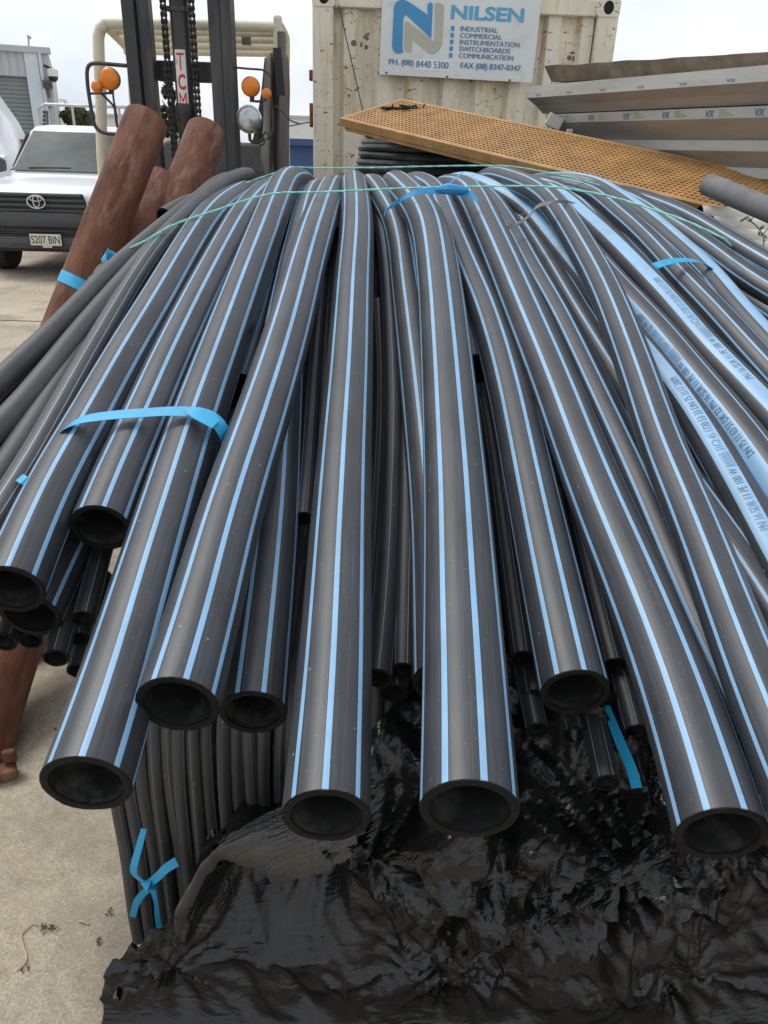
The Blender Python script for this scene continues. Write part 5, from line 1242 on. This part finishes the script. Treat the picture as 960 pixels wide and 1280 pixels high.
# ------------------------------------------------------------------ grey shed with roller door
MT['clad'] = mat('grey_cladding', (.45, .47, .49), .5, var=.06, scale=2); MT['cladlight'] = mat('pale_flashing', (.58, .64, .70), .45, var=.06)
MT['roller'] = mat('roller_door_grey', (.22, .235, .24), .5, var=.06, scale=2); MT['whitewall'] = mat('white_wall', (.70, .71, .70), .6, var=.05, scale=1)
MT['camdark'] = mat('dark_dome', (.02, .02, .022), .2)
YB = 24.0
tcn = at(60, 67, YB); ZS = tcn.z; xR = tcn.x; ang = radians(21)
shd = thing('grey_shed', 'grey clad industrial shed with a large roller door', 'shed', (xR, YB, 0), ang)
def sob(mb, name, m, parent=None, **k): return mb.obj(name, m, parent or shd, world=False, **k)
ppm = (at(60, 100, YB).x - at(40, 100, YB).x) / 20.0
dW = 5.2; dx1 = -.50 - .0; dTop = at(40, 97, YB).z
mb = MB()
# upper wall of vertical ribs
x = -8.0
while x < -.62:
    mb.box((x + .09, 0, (ZS + dTop) / 2), (.15, .06, ZS - dTop)); mb.box((x + .19, .012, (ZS + dTop) / 2), (.05, .05, ZS - dTop)); x += .2
sob(mb, 'ribbed_wall', 'clad')
mb = MB(); mb.box((-4.3, -.03, ZS + .06), (8.75, .22, .16)); sob(mb, 'gutter', 'clad', bevel=.02)
z = .05; slat = .105
dr = None
mb0 = MB(); mb0.box((-4.3, .12, dTop / 2), (7.4, .04, dTop)); dr = sob(mb0, 'roller_door', 'roller')
while z < dTop - .02:
    mb = MB(); n_ = 5
    mb.add([(sx, .085 - .028 * sin(pi * i / n_), z + slat * i / n_) for sx in (-8.0, -.62) for i in range(n_ + 1)], [(i, i + 1, n_ + 2 + i, n_ + 1 + i) for i in range(n_)]); sob(mb, 'slat', 'roller', dr, smooth=True); z += slat
mb = MB(); mb.box((-.45, -.03, ZS / 2), (.34, .12, ZS)); sob(mb, 'door_column', 'cladlight', bevel=.01)
mb = MB(); mb.box((-.14, .0, ZS / 2), (.27, .10, ZS)); sob(mb, 'corner_wall', 'clad')
mb = MB(); mb.tube([(-.22, -.10, .1), (-.22, -.10, ZS)], .045, 10); sob(mb, 'downpipe', 'cladlight', smooth=True)
mb = MB(); mb.box((-.04, 6, ZS / 2), (.06, 12, ZS)); sob(mb, 'side_wall', 'clad')
mb = MB(); mb.box((-4.3, 6, ZS + .02), (8.6, 12, .06)); sob(mb, 'roof', 'clad')
def bl_(u, v, y_=-.05): p = at(u, v, YB); return ((p.x - xR), y_, p.z)
mb = MB(); mb.tube([bl_(38, 68), bl_(37.5, 47)], .025, 6); mb.tube([bl_(37.5, 49), bl_(38.3, 46)], .06, 6); sob(mb, 'roof_vent', 'galvtube')
p = bl_(66, 93, -.15); mb = MB(); mb.lathe([(.14, .06), (.10, .14), (-.06, .14)], p, (0, 0, 1), 16); cam_ = sob(mb, 'security_camera', 'whitewall', smooth=True)
mb = MB(); mb.lathe([(-.06, .13), (-.14, .11), (-.19, .05)], p, (0, 0, 1), 16); mb.tube([(p[0], p[1], p[2] + .12), (p[0] - .2, p[1] + .1, p[2] + .2)], .03, 6); sob(mb, 'dome', 'camdark', cam_, smooth=True)
p = bl_(60, 106, -.2); mb = MB(); mb.box(p, (.26, .14, .18), Matrix.Rotation(.5, 3, 'X')); mb.box((p[0], p[1] + .06, p[2] - .2), (.06, .08, .25)); sob(mb, 'floodlight', 'fkbody', bevel=.015)
p = bl_(62.5, 131, -.1); mb = MB(); mb.box(p, (.12, .14, .1)); sob(mb, 'wall_bracket', 'fkbody', bevel=.01)
for k in range(5):
    p = bl_(56.5, 140.5 + 5 * k, -.10); mb = MB(); mb.box(p, (.06, .05, .06)); sob(mb, 'wall_clip', 'black')
p0, p1 = bl_(60, 139, -.2), bl_(61, 172, -.2); mb = MB(); mb.tube([p0, p1], .03, 6); sob(mb, 'conduit', 'fkbody')

# ------------------------------------------------------------------ far background
def building(name, label, u0, v0, u1, v1, Y, m, depth=6, ground=True, cat='building', roof=None):
    a, b_ = at(u0, v0, Y), at(u1, v1, Y); t = thing(name, label, cat, ((a.x + b_.x) / 2, Y, 0)); zt = max(a.z, b_.z)
    mb = MB(); mb.box(((a.x + b_.x) / 2, Y + depth / 2, zt / 2), (abs(b_.x - a.x), depth, zt)); mb.obj('wall', m, t)
    mb = MB(); mb.box(((a.x + b_.x) / 2, Y + depth / 2, zt + .06), (abs(b_.x - a.x) + .3, depth + .3, .12)); mb.obj('roof', roof or 'clad', t)
    return t, zt
MT['bluecurtain'] = mat('blue_panel', (.035, .085, .22), .55, var=.12, scale=2)
building('pale_warehouse', 'low white warehouse behind the small tree on the left', 62, 146, 150, 146, 45, 'whitewall', 10)
building('white_factory', 'distant white factory wall between forklift and cream container', 330, 146, 420, 150, 48, 'whitewall', 10)
t, zt = building('blue_skip', 'dark blue steel bin seen between forklift and cream container', 352, 181, 420, 184, 17, 'bluecurtain', 3, cat='bin', roof='bluecurtain')
building('white_office', 'white building seen low between the forklift rails', 180, 165, 250, 165, 38, 'whitewall', 8)
MT['bark'] = mat('bark', (.10, .07, .05), .9, var=.3, bump=.5, bscale=20)
MT['leaf'] = mat('tree_leaf', (.11, .13, .05), .6, var=.45, scale=1.5, spec=.3); MT['leafdark'] = mat('dark_tree_leaf', (.035, .055, .022), .6, var=.4, scale=1.5, spec=.3)
def tree(label, u, v_top, v_mid, half, Y, seed, m):
    q = random.Random(seed); c = at(u, v_mid, Y); top = at(u, v_top, Y).z; rx = half * Y / 1.1 / F
    t = thing('tree', label, 'tree', (c.x, Y, 0)); rz = (top - c.z)
    mb = MB(); mb.tube([(c.x, Y, 0), (c.x + .1, Y, c.z * .6), (c.x - .05, Y, c.z + rz * .5)], [.16, .12, .04], 8)
    for k in range(6):
        g = q.uniform(0, 6.28); mb.tube([(c.x, Y, c.z * .6 + .1 * k), (c.x + cos(g) * rx * .4, Y + sin(g) * rx * .4, c.z + .2), (c.x + cos(g) * rx * .75, Y + sin(g) * rx * .75, c.z + q.uniform(0, rz * .6))], [.06, .04, .015], 6)
    mb.obj('trunk', 'bark', t, smooth=True)
    clumps = []
    for k in range(34):
        g = q.uniform(0, 6.28); h = q.uniform(-.9, 1); rr = sqrt(max(0.05, 1 - h * h)) * q.uniform(.35, .95); clumps.append((V((c.x + cos(g) * rr * rx, Y + sin(g) * rr * rx, c.z + h * rz * .95)), q.uniform(.16, .32) * rx))
    mb = MB()
    for cc_, cr_ in clumps:
        for _ in range(110):
            d = V((q.gauss(0, 1), q.gauss(0, 1), q.gauss(0, 1))).normalized() * cr_ * (q.random() ** .4); p = cc_ + d; s = q.uniform(.05, .11); a = V((q.gauss(0, 1), q.gauss(0, 1), q.gauss(0, .7))).normalized() * s; b_ = a.orthogonal().normalized() * s * .4
            mb.add([p - a, p - b_, p + a, p + b_], [(0, 1, 2, 3)])
    mb.obj('crown', m, t, fix=False)['kind'] = 'stuff'
tree('small olive green tree beyond the ute roof', 95, 134, 148, 20, 30, 1, 'leaf')
tree('dark green tree seen through the forklift mast', 213, 100, 140, 13, 36, 2, 'leafdark')
mb = MB(); p = at(81, 126, 40); mb.tube([(p.x, 40, 0), (p.x, 40, p.z)], .06, 8); mb.box((p.x, 39.8, p.z), (.14, .5, .10)); tag(mb.obj('light_pole', 'whitewall', smooth=True), 'slim white pole beside the small olive tree', 'pole')
mb = MB(); a, b_ = at(300, 162, 30), at(420, 146, 30); mb.tube([a, (a + b_) / 2 + V((0, 0, -.1)), b_], .02, 5)
tag(mb.obj('overhead_wire', 'black'), 'thin overhead wire across the gap beside the container', 'wire')
# litter on the concrete
MT['litter'] = mat('dry_leaf', (.13, .085, .06), .9, var=.5, scale=40); MT['straw'] = mat('straw', (.50, .40, .25), .8, var=.2)
q = random.Random(14)
lit = [(53, 1162, 'dry leaf beside the bent straw on the concrete'), (68, 1160, 'curled leaf fragment right of the bent straw'), (125, 1176, 'dark dry leaf cluster in the middle of the bare concrete'), (134, 1141, 'small brown leaf tuft on the concrete near the knotted strap'), (34, 1212, 'brown leaf at the foot of the bent straw'), (165, 1212, 'brown leaf crumb beside the torn film'), (72, 913, 'black pebble between rusty post and striped pipe')]
for u, v, lab in lit:
    c = atz(u, v, .0); mb = MB()
    for k in range(5):
        a = q.uniform(0, 6.28); s = q.uniform(.003, .007); d = V((cos(a), sin(a), 0)) * s; e = V((-sin(a), cos(a), 0)) * s * .5; p = c + V((q.uniform(-.009, .009), q.uniform(-.009, .009), .002 + .0012 * k))
        mb.add([p - d, p - e + V((0, 0, .003)), p + d + V((0, 0, .005)), p + e], [(0, 1, 2, 3)])
    tag(mb.obj('dry_leaf', 'litter', solid=.001), lab, 'leaf', 'leaf litter on the concrete')
mb = MB(); mb.tube(catmull([atz(u, v, .004) for u, v in ((20, 1213), (33, 1200), (30, 1185), (27, 1168), (34, 1160), (41, 1154), (47, 1156))], .01), .0016, 5); tag(mb.obj('straw', 'straw'), 'bent dry straw stalk on the concrete', 'straw')
mb = MB(); mb.tube([atz(98, 1151, .003), atz(104, 1152, .006), atz(111, 1155, .003)], .0022, 5); tag(mb.obj('straw', 'straw'), 'short pale straw chip on the concrete', 'straw')
